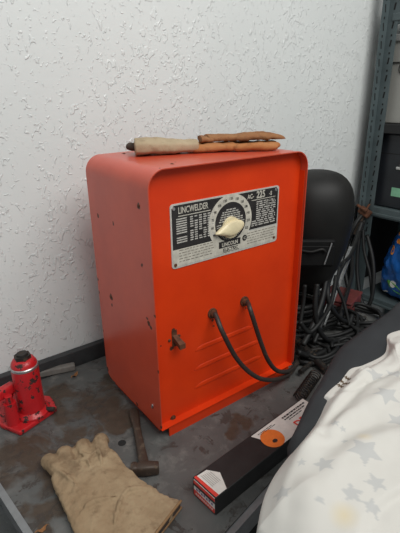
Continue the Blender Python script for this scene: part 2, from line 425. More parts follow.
# small fixings
def screw(bm, c, nrm, r=.004, h=.002):
    c = Vector(c); cyl(bm, c, c + Vector(nrm) * h, r, r * .7, 10)
for (u, v) in ((173, 418), (157.5, 428)):
    q = at(u, v, 1, YP if u > 165 else 0.0)
    if u > 165:
        bm = nb(); cyl(bm, q, q + Vector((0, -.004, 0)), .0055, .005, 6); cyl(bm, q, q + Vector((0, -.001, 0)), .008, .008, 16); obj('bolt', bm, M['rust'], wel)
bm = nb(); q = at(152.5, 406, 0, 0.0); box(bm, q + Vector((-.001, 0, 0)), (.002, .006, .014), Euler((.5, 0, 0)), .0008); obj('bolt', bm, M['steel'], wel)
for (u, v) in ((138.5, 206), (111, 297), (148.5, 322)):
    q = at(u, v, 0, 0.0); bm = nb(); screw(bm, q, (-1, 0, 0), .0035, .002); obj('screw', bm, M['rust'], wel)
for (u, v) in ((124, 153.5), (172, 164)):
    q = at(u, v, 2, HT); bm = nb(); screw(bm, q, (0, 0, 1), .0035, .0015); obj('screw', bm, M['rust'], wel)
# toggle switch in a slot
q = at(174, 339, 1, YP)
bm = nb(); box(bm, q + Vector((.001, -.0006, .002)), (.014, .0015, .042)); sw = obj('switch_slot', bm, M['rust'], wel, label='rusty power switch opening')
bm = nb(); rs = []
for t, w_, h_ in ((0, .006, .008), (.5, .007, .007), (1, .008, .008)):
    c_ = q + Vector((.002 + .004 * t, -.001 - .026 * t, .004 - .014 * t)); rs.append([c_ + Vector((sx_ * w_, 0, sz_ * h_ * .8)) for sx_, sz_ in ((-1, -1), (1, -1), (1, 1), (-1, 1))])
rings(bm, rs); obj('switch_lever', bm, M['rust'], sw)
bm = nb(); screw(bm, q + Vector((-.013, 0, .001)), (0, -1, 0), .004, .003); obj('screw', bm, M['rust'], wel)
bm = nb(); screw(bm, q + Vector((.014, 0, .004)), (0, -1, 0), .004, .003); obj('screw', bm, M['rust'], wel)

# output leads
G = [at(212, 313, 1, YP), at(244, 301, 1, YP)]
paths = [[(212, 313, YP - .02), (222, 331, YP - .045), (235, 356, YP - .055), (248, 371, YP - .055), (262, 379, YP - .055), (278, 379, YP - .05), (291, 372, YP - .03)],
         [(244, 301, YP - .02), (251, 312, YP - .04), (260, 340, YP - .045), (268, 360, YP - .045), (277, 370.5, YP - .045), (288, 371, YP - .04), (297, 364, YP - .01)]]
for g, pa in zip(G, paths):
    bm = nb(); cyl(bm, g, g + Vector((0, -.004, 0)), .0135, .013, 24); cyl(bm, g + Vector((0, -.003, 0)), g + Vector((0, -.012, 0)), .009, .0085, 20)
    gl_ = obj('cable_gland', bm, M['rust'], wel, 'auto')
    P = [g + Vector((0, .004, 0)), g + Vector((0, -.014, 0))] + [at(u, v, 1, y) for u, v, y in pa[1:]]
    end = P[-1]
    P += [Vector((end.x + .06, end.y + .03, max(.014, end.z * .5))), Vector((end.x + .14, end.y + .09, .012)), Vector((end.x + .22, end.y + .16, .010))]
    P = [Vector((p.x, p.y, max(p.z, .0075))) for p in P]
    obj('output_lead', tube(nb(), P, .0062, 10, 8), M['cable_brown'], wel, True, label='dusty black output lead')

# nameplate
n00 = at(172, 269, 1, YP); n11 = at(279, 184, 1, YP); n01 = at(169, 206, 1, YP); n10 = at(276, 241, 1, YP)
X0 = (n00.x + n01.x) / 2; X1 = (n11.x + n10.x) / 2; ZA = (n00.z + n10.z) / 2; ZB = (n01.z + n11.z) / 2
PW, PH = X1 - X0, ZB - ZA
def PL(x, z, lay=0): return Vector((X0 + x * PW, YP - .0015 - lay * .0003, ZA + z * PH))
def flat(bm, pts, lay, th=.0003):
    return prism(bm, [PL(x, z, lay) for x, z in pts], (0, th, 0))
plate = obj('nameplate', prism(nb(), [Vector((X0 + x, YP - .0015, ZA + z)) for x, z in rrect(0, 0, PW, PH, .008)], (0, .0015, 0)), M['plate_metal'], wel)
AS = PW / PH
dc = Vector((.515, .545)); R0 = .435; R1 = .325   # dial in units of plate height
def dial(r, t): return (dc.x + r * math.cos(t) / AS, dc.y + r * math.sin(t))
bm = nb(); flat(bm, [(.012, .30), (.50, .30), (.50, .975), (.03, .975), (.012, .93)], 1); flat(bm, [(.60, .33), (.988, .33), (.988, .93), (.97, .975), (.50, .975), (.50, .80), (.60, .80)], 1)
obj('printed_field', bm, M['plate_black'], plate)
bm = nb(); flat(bm, [dial(R0 + .02, 2 * PI * k / 48) for k in range(48)], 1.5)
flat(bm, [(.012, .03), (.988, .03), (.988, .30), (.012, .30)], 1)
flat(bm, [(.36, .03), (.68, .03), (.66, .34), (.38, .34)], 1.4)
obj('dial_ring', bm, M['plate_white'], plate)
bm = nb(); flat(bm, [dial(R1, 2 * PI * k / 48) for k in range(48)], 2.2)
obj('dial_face', bm, M['plate_black'], plate)
def ptext(s, x, z, h, lay, off=0.0, xs=1.0, rot=0.0, align='LEFT'):
    M4 = Matrix.Translation(PL(x, z, lay)) @ Matrix.Rotation(PI / 2, 4, 'X') @ Matrix.Rotation(rot, 4, 'Z')
    return text_bm(s, h * PH * 1.4, M4, .0001, off, xs, align)
bm = ptext('LINCWELDER', .062, .845, .098, 2.4, .0003, .66)
flat(bm, [(.062, .80), (.33, .80), (.33, .812), (.062, .812)], 2)
obj('plate_lettering', bm, M['plate_white'], plate)
bm = nb(); merge(bm, ptext('AC-', .672, .862, .075, 2.4, .0003, .80)); merge(bm, ptext('225', .762, .850, .118, 2.4, .0007, .80)); merge(bm, ptext('-S', .893, .862, .065, 2.4, .0003, .9))
flat(bm, [(.715, .818), (.96, .818), (.96, .828), (.715, .828)], 2)
obj('plate_lettering', bm, M['plate_white'], plate)
# columns of small worn print
bm = nb()
for r_ in range(11):
    z = .755 - r_ * .036
    for c_ in range(7):
        x = .045 + (0 if c_ == 0 else .075 + c_ * .037); wd = .085 if c_ == 0 else .022 + .006 * random.random()
        if x + wd > .36 and z > .45: wd *= .6
        if random.random() < .88: flat(bm, [(x, z), (x + wd, z), (x + wd, z + .018), (x, z + .018)], 2)
obj('small_print', bm, M['plate_grey'], plate); bm = nb()
for r_ in range(12):
    z = .775 - r_ * .036; x = .765 if r_ < 9 else .72
    while x < .955:
        wd = .015 + .045 * random.random(); flat(bm, [(x, z), (min(x + wd, .965), z), (min(x + wd, .965), z + .018), (x, z + .018)], 2); x += wd + .012
for r_ in range(3):
    z = .77 - r_ * .03
    flat(bm, [(.86, z - .0), (.955, z), (.955, z + .02), (.86, z + .02)], 2)
obj('small_print', bm, M['plate_grey'], plate); bm = nb()
for r_ in range(6):
    z = dc.y + .20 - r_ * .036; hw = .15 + .10 * r_ / 6 - .06 * (r_ == 0); x = dc.x - hw / AS * 1.05
    while x < dc.x + hw / AS:
        wd = .012 + .02 * random.random(); flat(bm, [(x, z), (x + wd, z), (x + wd, z + .018), (x, z + .018)], 2.6); x += wd + .006
obj('small_print', bm, M['plate_grey'], plate); bm = nb()
for k in range(24):
    t = PI + PI * (k + .5) / 24; flat(bm, [dial(R1 * .62, t), dial(R1 * .62, t + .05), dial(R1 * .90, t + .04), dial(R1 * .90, t)], 2.6)
obj('small_print', bm, M['plate_grey'], plate)
bm = nb()
for xa, xb in ((.06, .34), (.68, .94)):
    bm = nb()
    for r_ in range(5):
        z = .27 - r_ * .045; x = xa
        while x < xb:
            wd = .01 + .03 * random.random(); flat(bm, [(x, z), (x + wd, z), (x + wd, z + .012), (x, z + .012)], 2); x += wd + .01
    obj('small_print', bm, M['print_brown'], plate)
bm = nb()
amps = ['40', '60', '75', '90', '105', '120', '135', '150', '165', '180', '195', '210', '225']
for i, s in enumerate(amps):
    t = math.radians(205 - i * (230 / 12)); x, z = dial((R0 + R1) / 2, t)
    merge(bm, ptext(s, x, z - .018, .042, 3, .0001, .85, 0, 'CENTER'))
flat(bm, [(.405, .135), (.61, .135), (.61, .245), (.405, .245)], 3)
flat(bm, [(.44, .045), (.60, .045), (.60, .052), (.44, .052)], 3)
merge(bm, ptext('ELECTRIC', .515, .066, .055, 3.2, .0002, .95, 0, 'CENTER'))
cc = (.652, .215)
flat(bm, [(cc[0] + .052 * math.cos(2 * PI * k / 20) / AS * 1.0, cc[1] + .052 * math.sin(2 * PI * k / 20)) for k in range(20)], 3)
obj('maker_mark', bm, M['ink'], plate)
bm = ptext('LINCOLN', .5075, .158, .062, 4.2, .0004, .92, 0, 'CENTER'); obj('maker_lettering', bm, M['plate_white'], plate)
obj('certification_mark', ptext('C', .652, .192, .045, 4.2, .0002, 1, 0, 'CENTER'), M['plate_white'], plate)
for x, z in ((.028, .93), (.965, .93), (.028, .06), (.965, .08)):
    bm = nb(); c_ = PL(x, z, 1); cyl(bm, c_, c_ + Vector((0, -.002, 0)), .004, .0032, 12); obj('rivet', bm, M['rust'] if z < .5 else M['steel'], plate, 'auto')
# pointer knob
kc = PL(.512, .455, 2)
bm = nb(); cyl(bm, kc, kc + Vector((0, -.005, 0)), .026, .025, 32)
out = []
ang = math.radians(187)
for k in range(40):
    t = 2 * PI * k / 40; r = .024 * (1 + .0 * t)
    px_, pz_ = .036 * math.cos(t), .0175 * math.sin(t)
    if math.cos(t) > 0: px_ = .050 * math.cos(t) ** 1.0; pz_ = .0175 * math.sin(t) * (1 - .66 * math.cos(t) ** 2)
    out.append((px_, pz_))
rs = []
for dy, s in ((0.003, .96), (.005, 1.0), (.009, .98), (.0125, .86), (.014, .62)):
    rs.append([kc + Vector((0, -dy, 0)) + Vector((s * (x * math.cos(ang) - z * math.sin(ang)), 0, s * (x * math.sin(ang) + z * math.cos(ang)))) for x, z in out])
rings(bm, rs); obj('selector_knob', bm, M['ivory'], wel, 'auto', label='ivory pointer knob')

# ------------------------------------------------------------ gloves
def nz(p, s): return noise.noise(Vector(p) * s)
def blob_sweep(bm, pts, ws, hs, n=14, caps=True):
    """flattened swept form: pts centreline (x,y,z), ws half-widths, hs half-heights"""
    P = [Vector(p) for p in pts]; rs = []
    for i, p in enumerate(P):
        t = (P[min(i + 1, len(P) - 1)] - P[max(i - 1, 0)]); t.normalize(); a = t.cross(Vector((0, 0, 1))).normalized(); u = a.cross(t)
        rs.append([p + a * ws[i] * math.cos(w) + u * hs[i] * math.sin(w) for w in [2 * PI * k / n for k in range(n)]])
    return rings(bm, rs)
def finger(bm, pts, r, fl=.85):
    P = smoothpts(pts, 5); n = len(P); ws = []
    for i in range(n):
        e = min(i / 3 + .55, 1) if i < 3 else 1
        q = (n - 1 - i); tip = math.sqrt(max(.04, 1 - max(0, 1 - q / 4) ** 2)); ws.append(r * e * tip)
    return blob_sweep(bm, P, ws, [w * fl for w in ws])
def rumple(me, amp, s, seed=0.0, zmin=None):
    nn_ = [v.normal.copy() for v in me.vertices]
    for v, vn in zip(me.vertices, nn_):
        p = v.co + Vector((seed, 0, 0)); d = nz(p, s) * amp + nz(p + Vector((3, 1, 7)), s * 2.3) * amp * .5
        v.co += vn * d
        if zmin is not None and v.co.z < zmin: v.co.z = zmin
    me.update()

# suede gauntlet lying on the bench
gth = thing('welding_glove', (-.18, -.06, 0), 'tan suede gauntlet glove lying flat on the bench beside the rusty hammer', 'glove')
def g2(u, v, z=.018): return at(u, v, 2, z)
L = [g2(48, 478), g2(58, 500), g2(68, 533), Vector((-.262, -.20, .018)), Vector((-.268, -.285, .018))]
Rr = [g2(112, 455), g2(128, 470), g2(152, 482), g2(170, 492), g2(181, 500)]
L = [g2(52, 470)] + L[1:]
sec = [(Vector((-.243, .070, .018)), Vector((-.122, .050, .018))), (Vector((-.258, .035, .018)), Vector((-.115, .015, .018))), (Vector((-.262, -.02, .018)), Vector((-.112, -.035, .018))),
       (Vector((-.264, -.09, .018)), Vector((-.103, -.085, .018))), (Vector((-.270, -.16, .018)), Vector((-.090, -.135, .018))), (Vector((-.278, -.24, .018)), Vector((-.072, -.185, .018)))]
sec[-1] = (Vector((-.285, -.262, .018)), g2(182, 500)); 
bm = nb(); rs = []
hh = [.014, .017, .017, .015, .013, .012]
S2 = []
for i in range(len(sec) - 1):
    for k in range(5):
        t = k / 5; S2.append((sec[i][0].lerp(sec[i + 1][0], t), sec[i][1].lerp(sec[i + 1][1], t), hh[i] * (1 - t) + hh[i + 1] * t))
S2.append((*sec[-1], hh[-1]))
def supers(a, b, h, n=36, e=.55):
    c = (a + b) / 2; d = (b - a) / 2; out = []
    for k in range(n):
        w_ = 2 * PI * k / n; cs, sn = math.cos(w_), math.sin(w_)
        out.append(Vector((c.x, c.y, 0)) + Vector((d.x, d.y, 0)) * cs + Vector((0, 0, h + h * math.copysign(abs(sn) ** e, sn))))
    return out
rs = [supers(*s) for s in S2]; rings(bm, rs)
for pts, r in (([(-.226, .020, .018), (-.238, .060, .022), (-.244, .082, .022), (-.242, .094, .012)], .0190),
               ([(-.205, .045, .018), (-.212, .070, .026), (-.208, .086, .024), (-.198, .090, .012)], .0185),
               ([(-.175, .045, .018), (-.172, .066, .027), (-.164, .080, .024), (-.155, .082, .012)], .0185),
               ([(-.142, .035, .018), (-.134, .056, .026), (-.124, .070, .024), (-.114, .072, .012)], .0185),
               ([(-.215, .02, .012), (-.19, .07, .014), (-.17, .078, .010)], .02)):
    finger(bm, pts, r)
# seam ridges and folds on the back of the hand
for pts, r in (([(-.222, .07, .030), (-.20, .035, .034), (-.172, .028, .036), (-.14, .045, .034)], .0045), ([(-.25, .06, .028), (-.235, .02, .034), (-.225, -.03, .035)], .0045),
               ([(-.19, .075, .032), (-.178, .035, .037), (-.182, 0.0, .036)], .004), ([(-.15, .065, .030), (-.148, .03, .036), (-.16, -.01, .0355)], .004),
               ([(-.26, -.10, .022), (-.22, -.085, .033), (-.17, -.10, .034)], .0045), ([(-.10, -.12, .022), (-.15, -.10, .030), (-.2, -.15, .029)], .005)):
    tube(bm, pts, lambda t, r=r: r * (.35 + .65 * math.sin(PI * t)), 8, 6)
me = baked(bm, [('REMESH', dict(mode='VOXEL', voxel_size=.0022)), ('SMOOTH', dict(factor=.6, iterations=4))])
rumple(me, .0030, 22, 0); rumple(me, .0018, 60, 2); rumple(me, .0012, 140, 4, .0003)
gl = obj('glove_body', me, M['suede'], gth, True)
# cuff mouth: dark slit and raw leather hem
a, b = sec[-1]; d = (b - a)
nrm_ = Vector((d.y, -d.x, 0)).normalized()
hem = []
for sgn, z in ((1, .021), (1, .004)):
    hem.append([a.lerp(b, t) + Vector((0, 0, 0)) for t in (0, 1)])
bm = nb()
for z in (.0205, .0035):
    tube(bm, [Vector((p.x, p.y, z + .0012 * math.sin(9 * t) * (1 if z > .01 else .2))) + nrm_ * .001 for t, p in [(t, a.lerp(b, t)) for t in (.02, .2, .4, .6, .8, .98)]], .0028, 8, 5)
obj('cuff_hem', bm, M['suede_edge'], gth, True, label='rough brown cut edge of the cuff')
bm = nb(); box(bm, (a + b) / 2 + Vector((0, 0, -.006)) + nrm_ * .0006, (d.length * .93, .003, .012), Matrix.Rotation(math.atan2(d.y, d.x), 3, 'Z'), .001); obj('cuff_opening', bm, M['lining'], gth)

# pair of gloves on top of the welder
def top_glove(base, ang, z0, cl, cw, th, fings, label, cmat, fmat, ht):
    t_ = thing('leather_glove', (base[0], base[1], z0), label, 'glove', 'pair of leather gloves on the welder')
    Rz = Matrix.Translation((base[0], base[1], z0)) @ Matrix.Rotation(ang, 4, 'Z')
    bm = nb(); rs = []
    for k in range(13):
        t = k / 12; x = cl * t; hw = cw * (1 - .28 * t) / 2; h = th / 2 * (1 - .18 * t + .05 * math.sin(6 * t))
        rs.append([Rz @ p for p in supers(Vector((x, -hw, 0)), Vector((x + .01 * (1 - t), hw, 0)), h, 28, .6)])
    rings(bm, rs); me = baked(bm, [('REMESH', dict(mode='VOXEL', voxel_size=.0022)), ('SMOOTH', dict(factor=.5, iterations=2))])
    rumple(me, .0028, 30, z0 * 9, z0 + .0002); obj('cuff', me, cmat, t_, True, label='grey tan suede cuff' if cmat is M['cuff_suede'] else None)
    bm = nb(); rings(bm, [[Rz @ p for p in supers(Vector((x, -hw, 0)), Vector((x, hw, 0)), h, 24, .6)] for x, hw, h in ((cl - .012, cw * .33, ht * .5), (cl + .03, cw * .36, ht * .5), (cl + .06, cw * .40, ht * .5), (cl + .095, cw * .40, ht * .48))])
    for pts, r in fings: finger(bm, [Rz @ Vector(p) for p in pts], r, .8)
    me = baked(bm, [('REMESH', dict(mode='VOXEL', voxel_size=.002)), ('SMOOTH', dict(factor=.5, iterations=3))])
    rumple(me, .0025, 34, z0 * 5, z0 + .0002); obj('hand', me, fmat, t_, True, label='orange brown leather hand')
    if th < .03: return t_
    bm = nb(); finger(bm, [Rz @ Vector(p) for p in ((.02, .016, th * .42), (.0, .020, th * .45), (-.009, .026, th * .55))], .013, .75)
    me = baked(bm, [('SUBSURF', dict(levels=1))]); obj('lining', me, M['lining'], t_, True)
    return t_
ta = math.radians(-21)
top_glove((.090, .216), ta, HT + .0005, .152, .095, .038, [([(.24, -.036, .009), (.30, -.044, .010), (.335, -.046, .010), (.35, -.045, .009)], .012), ([(.24, -.012, .010), (.33, -.018, .010), (.37, -.018, .010)], .011),
     ([(.24, .012, .010), (.33, .012, .010), (.375, .010, .010)], .011), ([(.24, .032, .010), (.31, .036, .010), (.35, .036, .010)], .010)],
     'lower orange-brown leather glove of the pair lying directly on the welder top', M['cuff_suede'], M['leather_orange'], .021)
u_ = Vector((math.cos(ta), math.sin(ta)))
top_glove((.100 + u_.x * .150, .217 + u_.y * .150), ta + .04, HT + .0222, .035, .07, .017, [([(.09, -.026, .008), (.14, -.030, .010), (.17, -.028, .009), (.185, -.026, .007)], .010), ([(.11, -.006, .009), (.18, -.010, .008), (.235, -.012, .000)], .011),
     ([(.11, .014, .009), (.18, .012, .009), (.245, .008, -.002)], .0115), ([(.11, .028, .008), (.17, .032, .009), (.21, .034, .004)], .010)],
     'upper dark orange leather glove resting over the other glove on the welder', M['leather_dark'], M['leather_dark'], .017)

# ------------------------------------------------------------ hammer
def on(u, v, z): return at(u, v, 2, z)
hm = thing('hammer', on(146, 440, 0).to_tuple(), 'rusty brown steel hammer lying on the bench between glove and welder', 'hammer')
h0 = on(133, 407, .016); h1 = on(144, 464, .016)
P = [h0.lerp(h1, t) for t in (0, .12, .3, .5, .8, 1.0)]
bm = nb(); rs = []
hd = (h1 - h0).normalized(); ha, hb = Vector((hd.y, -hd.x, 0)).normalized(), Vector((0, 0, 1))
for t, w_, h_ in ((0, .011, .006), (.05, .0135, .007), (.18, .0125, .008), (.35, .0095, .008), (.5, .0095, .0075), (.8, .0105, .008), (1.0, .0115, .009)):
    c_ = h0.lerp(h1, t); c_ = Vector((c_.x, c_.y, .001 + h_ + .006 * t)); rs.append([c_ + ha * w_ * math.copysign(abs(math.cos(q)) ** .6, math.cos(q)) + hb * h_ * math.copysign(abs(math.sin(q)) ** .6, math.sin(q)) for q in [2 * PI * k / 16 for k in range(16)]])
rings(bm, rs); obj('handle', bm, M['hammer'], hm, 'auto')
e0 = on(131, 470, .014); e1 = on(159, 468, .014); ed = (e1 - e0).normalized(); ea = Vector((-ed.y, ed.x, 0))
bm = nb(); rs = []
for t, w_, h_ in ((0, .009, .012), (.06, .0115, .0145), (.18, .0115, .0145), (.24, .010, .012), (.4, .0125, .0145), (.6, .0125, .0145), (.8, .011, .013), (.97, .0105, .012), (1, .009, .011)):
    c_ = e0.lerp(e1, t); c_ = Vector((c_.x, c_.y, .015)); rs.append([c_ + ea * w_ * math.copysign(abs(math.cos(q)) ** .45, math.cos(q)) + hb * h_ * math.copysign(abs(math.sin(q)) ** .45, math.sin(q)) for q in [2 * PI * k / 20 for k in range(20)]])
rings(bm, rs); obj('head', bm, M['hammer'], hm, 'auto')

# ------------------------------------------------------------ bottle jack
jc = on(33, 412, .012); 
jk = thing('bottle_jack', (jc.x, jc.y, 0), 'chipped red hydraulic bottle jack standing on the bench by the wall', 'jack')
jt = at(26, 358, 1, jc.y); JH = at(26, 352, 1, jc.y).z
J = lambda x, y, z: Vector((jc.x + x, jc.y + y, z))
rj = .033
bp = [on(x_, y_, .012) for x_, y_ in ((20, 433), (57, 408), (54, 401), (50, 396), (0, 392), (-4, 412), (0, 425))]
bm = prism(nb(), [Vector((p.x, p.y, .001)) for p in bp], (0, 0, .013)); me = baked(bm, [('BEVEL', dict(width=.004, segments=2))])
obj('base', me, M['jack_red'], jk)
bm = lathe(nb(), [(.0, .013), (.043, .013), (.043, .020), (.038, .026), (.0335, .030), (rj, .036), (rj, JH - .040), (rj - .001, JH - .036), (rj - .002, JH - .026), (rj - .007, JH - .017), (.019, JH - .013), (.0, JH - .013)], (jc.x, jc.y, 0), 44)
body = obj('cylinder', bm, M['jack_red'], jk, 'auto')
obj('worn_band', lathe(nb(), [(rj - .002, JH - .0395), (rj + .0006, JH - .0385), (rj + .0006, JH - .033), (rj - .001, JH - .031)], (jc.x, jc.y, 0), 44), M['steel'], jk, 'auto', label='bare worn steel band at the shoulder')
bm = nb(); cyl(bm, J(0, 0, JH - .015), J(0, 0, JH - .004), .021, .0205, 6); cyl(bm, J(0, 0, JH - .004), J(0, 0, JH + .001), .014, .013, 20)
obj('cap_nut', bm, M['dark_steel'], jk, label='dark hexagonal cap nut')
# pump block and handle socket to the left
L0 = at(6, 385, 1, jc.y - .02); 
vx = -.052
bm = nb(); cyl(bm, J(vx, -.012, .013), J(vx, -.012, .075), .017, .015, 24); cyl(bm, J(vx, -.012, .075), J(vx, -.012, .095), .009, .009, 16); obj('pump', bm, M['jack_red'], jk, 'auto')
bm = nb(); box(bm, J(vx - .014, .004, .098), (.085, .024, .026), Euler((0, -.0, .35)), .005); obj('handle_socket', bm, M['jack_red'], jk)
bm = nb(); box(bm, J(vx + .006, .022, .055), (.012, .008, .09), Euler((0, .35, .3)), .002); obj('link_bar', bm, M['jack_red'], jk)
bm = nb(); cyl(bm, J(.030, -.024, .022), J(.045, -.036, .022), .006, .006, 8); obj('release_valve', bm, M['dark_steel'], jk)
bm = nb(); cyl(bm, J(.036, .018, .030), J(.036, .018, JH - .05), .0015, .0015, 6); obj('seam_weld', bm, M['dark_steel'], jk)

# ------------------------------------------------------------ rod box
ZT = .047
b0 = on(192.5, 477, ZT); b1 = on(297, 401.6, ZT); b2 = on(218, 497.5, ZT)
lx = (b1 - b0).normalized(); ly = Vector((lx.y, -lx.x, 0)); BL_ = .375; BW = abs((b2 - b0).dot(ly)) * .98
rod = thing('electrode_box', (b0.x + .15, b0.y - .03, 0), 'long black carton of welding rods with red, white and orange labels on the bench', 'box')
def RB(s, t, z): return Vector((b0.x, b0.y, 0)) + lx * s + ly * t + Vector((0, 0, z))
bm = prism(nb(), [RB(0, 0, .0005), RB(BL_, 0, .0005), RB(BL_, BW, .0005), RB(0, BW, .0005)], (0, 0, ZT - .0005))
me = baked(bm, [('BEVEL', dict(width=.0016, segments=2))]); obj('carton', me, M['box_black'], rod)
zt = ZT + .0003
def topflat(pts, m_, nm, lift=0.0, lab=None):
    return obj(nm, prism(nb(), [RB(s, t, zt + lift) for s, t in pts], (0, 0, -.0004)), m_, rod, label=lab)
topflat([(.002, .004), (.034, .006), (.050, .030), (.032, BW - .002), (.002, BW - .002)], M['label_white'], 'end_label', 0, 'white wraparound label on the near end')
topflat([(.0015, .003), (.008, .003), (.010, BW - .002), (.0015, BW - .002)], M['label_red'], 'red_band', .0004, 'red band')
bm = nb()
for k in range(6):
    s0 = .014 + k * .0042; prism(bm, [RB(s0, .010 + .001 * k, zt + .0005), RB(s0 + .0016, .010 + .001 * k, zt + .0005), RB(s0 + .0016, BW - .024, zt + .0005), RB(s0, BW - .024, zt + .0005)], (0, 0, -.0003))
obj('small_print', bm, M['label_grey'], rod)
# end face
def endflat(pts, m_, nm, lift=0.0, lab=None):
    return obj(nm, prism(nb(), [RB(-.0004 - lift, t, z) for t, z in pts], lx * .0005), m_, rod, label=lab)
endflat([(.004, .004), (BW - .003, .004), (BW - .003, ZT - .002), (.004, ZT - .002)], M['label_white'], 'end_label', 0)
endflat([(.004, ZT - .004), (BW - .003, ZT - .004), (BW - .003, ZT - .012), (.004, ZT - .012)], M['label_red'], 'red_band', .0003)
endflat([(.004, ZT - .0125), (BW - .003, ZT - .0125), (BW - .003, ZT - .018), (.004, ZT - .018)], M['ink'], 'dark_band', .0003)
endflat([(.004, .004), (BW - .003, .004), (BW - .003, .015), (.004, .019)], M['label_red'], 'red_band', .0003)
bm = nb()
for k in range(8):
    t0 = .012 + k * .0075; z0 = .021 + .002 * (k % 2)
    if t0 + .005 < BW - .004: prism(bm, [RB(-.0009, t0, z0), RB(-.0009, t0 + .0045, z0), RB(-.0009, t0 + .0045, z0 + .005), RB(-.0009, t0, z0 + .005)], lx * .0003)
obj('small_print', bm, M['violet'], rod)
bm = nb()
for k in range(10):
    t0 = .010 + k * .006
    if t0 + .004 < BW - .004: prism(bm, [RB(-.0009, t0, .008), RB(-.0009, t0 + .0035, .008), RB(-.0009, t0 + .0035, .0125), RB(-.0009, t0, .0125)], lx * .0003)
obj('small_print', bm, M['label_white'], rod)
# long label at the far end
def inv(u, v):
    p = on(u, v, ZT); q = Vector((p.x - b0.x, p.y - b0.y, 0)); return (q.dot(lx), q.dot(ly))
la = [inv(251.5, 436.5), inv(297, 402.5), inv(304, 407), inv(297, 425), inv(275, 444.5)]
LB0 = inv(251.5, 437)[0]; LB1 = BL_ - .003
topflat([(LB0, .004), (LB1, .003), (LB1, BW - .002), (LB0 + .035, BW - .002), (LB0 + .02, BW * .7)], M['label_white'], 'top_label', 0, 'white label with orange disc and red letters')
ds, dt, dr = LB0 + .032, BW * .585, BW * .40
topflat([(ds + dr * math.cos(2 * PI * k / 28), dt + dr * math.sin(2 * PI * k / 28)) for k in range(28)], M['label_orange'], 'label_disc', .0005, 'orange disc')
topflat([(ds - .002 + .007 * math.cos(2 * PI * k / 14), dt + .009 + .005 * math.sin(2 * PI * k / 14)) for k in range(14)], M['ink'], 'disc_mark', .0009)
bm = nb(); tm = Matrix.Identity(4)
for i, (s0, s1, t0, th_) in enumerate(((LB0 + .10, LB1 - .015, .012, .0045), (LB0 + .10, LB1 - .02, .020, .0035), (LB0 + .11, LB1 - .04, .027, .0025), (LB0 + .015, LB0 + .06, .011, .0015), (LB0 + .02, LB0 + .07, .015, .0015))):
    s = s0
    while s < s1:
        w_ = .004 + .008 * random.random(); prism(bm, [RB(s, t0, zt + .0006), RB(s + w_, t0, zt + .0006), RB(s + w_, t0 + th_, zt + .0006), RB(s, t0 + th_, zt + .0006)], (0, 0, -.0003)); s += w_ + .002
obj('small_print', bm, M['ink'], rod)
Mx = Matrix((( lx.x, -ly.x, 0, 0), (lx.y, -ly.y, 0, 0), (0, 0, 1, 0), (0, 0, 0, 1)))
o_ = RB(LB1 - .092, BW - .008, zt + .0008); 
bm = text_bm('DRY', .030, Matrix.Translation(o_) @ Mx, .0002, .0006, 1.0); obj('label_lettering', bm, M['label_red'], rod)

# added dark blocks that blacken the gaps beside and behind the bench
cbt = thing('shade_block', (-.62, .2, FZ), 'black block added below the left bench edge to darken the gap', 'shade_block')
obj('body', box(nb(), (-.62, .14, (FZ - .30) / 2), (.46, .60, -FZ - .30), None, .006), M['leg_dark'], cbt)
obj('top', box(nb(), (-.62, .14, -.29), (.48, .62, .02), None, .004), M['leg_dark'], cbt)
bn = thing('shade_box', (.93, .39, 0), 'black box added behind the hanging cables to darken the wall there', 'bin')
bm = nb(); rings(bm, [[(.93 + sx_ * a_, .382 + sy_ * b_, z) for sx_, sy_ in ((-1, -1), (1, -1), (1, 1), (-1, 1))] for z, a_, b_ in ((.0005, .12, .035), (.25, .14, .045))]); obj('body', bm, M['case_black'], bn)
obj('rim', box(nb(), (.93, .382, .256), (.29, .098, .014), None, .003), M['case_black'], bn)

# ------------------------------------------------------------ small debris
def leaf(c, l, a, name, label, mat):
    bm = nb(); n = 9; R_ = Matrix.Rotation(a, 3, 'Z')
    up = [(l * (k / n - .5), l * .16 * math.sin(PI * k / n) * (1 + .3 * math.sin(k * 2.3)), .003 + .004 * math.sin(k)) for k in range(n + 1)]
    dn = [(x, -y, z + .002) for x, y, z in up][::-1][1:-1]
    pts = [c + R_ @ Vector(p) for p in up + dn]
    prism(bm, pts, (0, 0, .0008))
    return solo(name, bm, mat, label, 'debris')
leaf(on(75, 376, 0), .035, .5, 'dry_leaf', 'small curled brown leaf on the bench near the wall', M['leaf'])
leaf(on(42, 531, 0), .03, .1, 'dry_leaf', 'small orange scrap at the lower left edge of the bench', M['leaf'])

# ------------------------------------------------------------ clutter right of the welder
# coiled black cable that props the mask
HC = Vector((.665, .165, 0))
def coil(name, c, R_, r, turns, h, label, ecc=1.0, rough_=0.01, mat='gauge_rubber', cat='cable', group=None):
    pts = []
    n = int(turns * 18)
    for k in range(n + 1):
        t = 2 * PI * k / 18; rr = R_ * (1 + rough_ * 9 * math.sin(t * .37 + c.x * 9)); pts.append((c.x + rr * math.cos(t), c.y + rr * ecc * math.sin(t), c.z + r + .001 + h * k / n))
    return solo(name, tube(nb(), pts, r, 8, 2), M[mat], label, cat, group, True)
coil('coiled_cable', Vector((.665, .175, 0)), .085, .009, 7.5, .128, 'thick stack of black cable coiled on the bench under the mask', .9, .01)

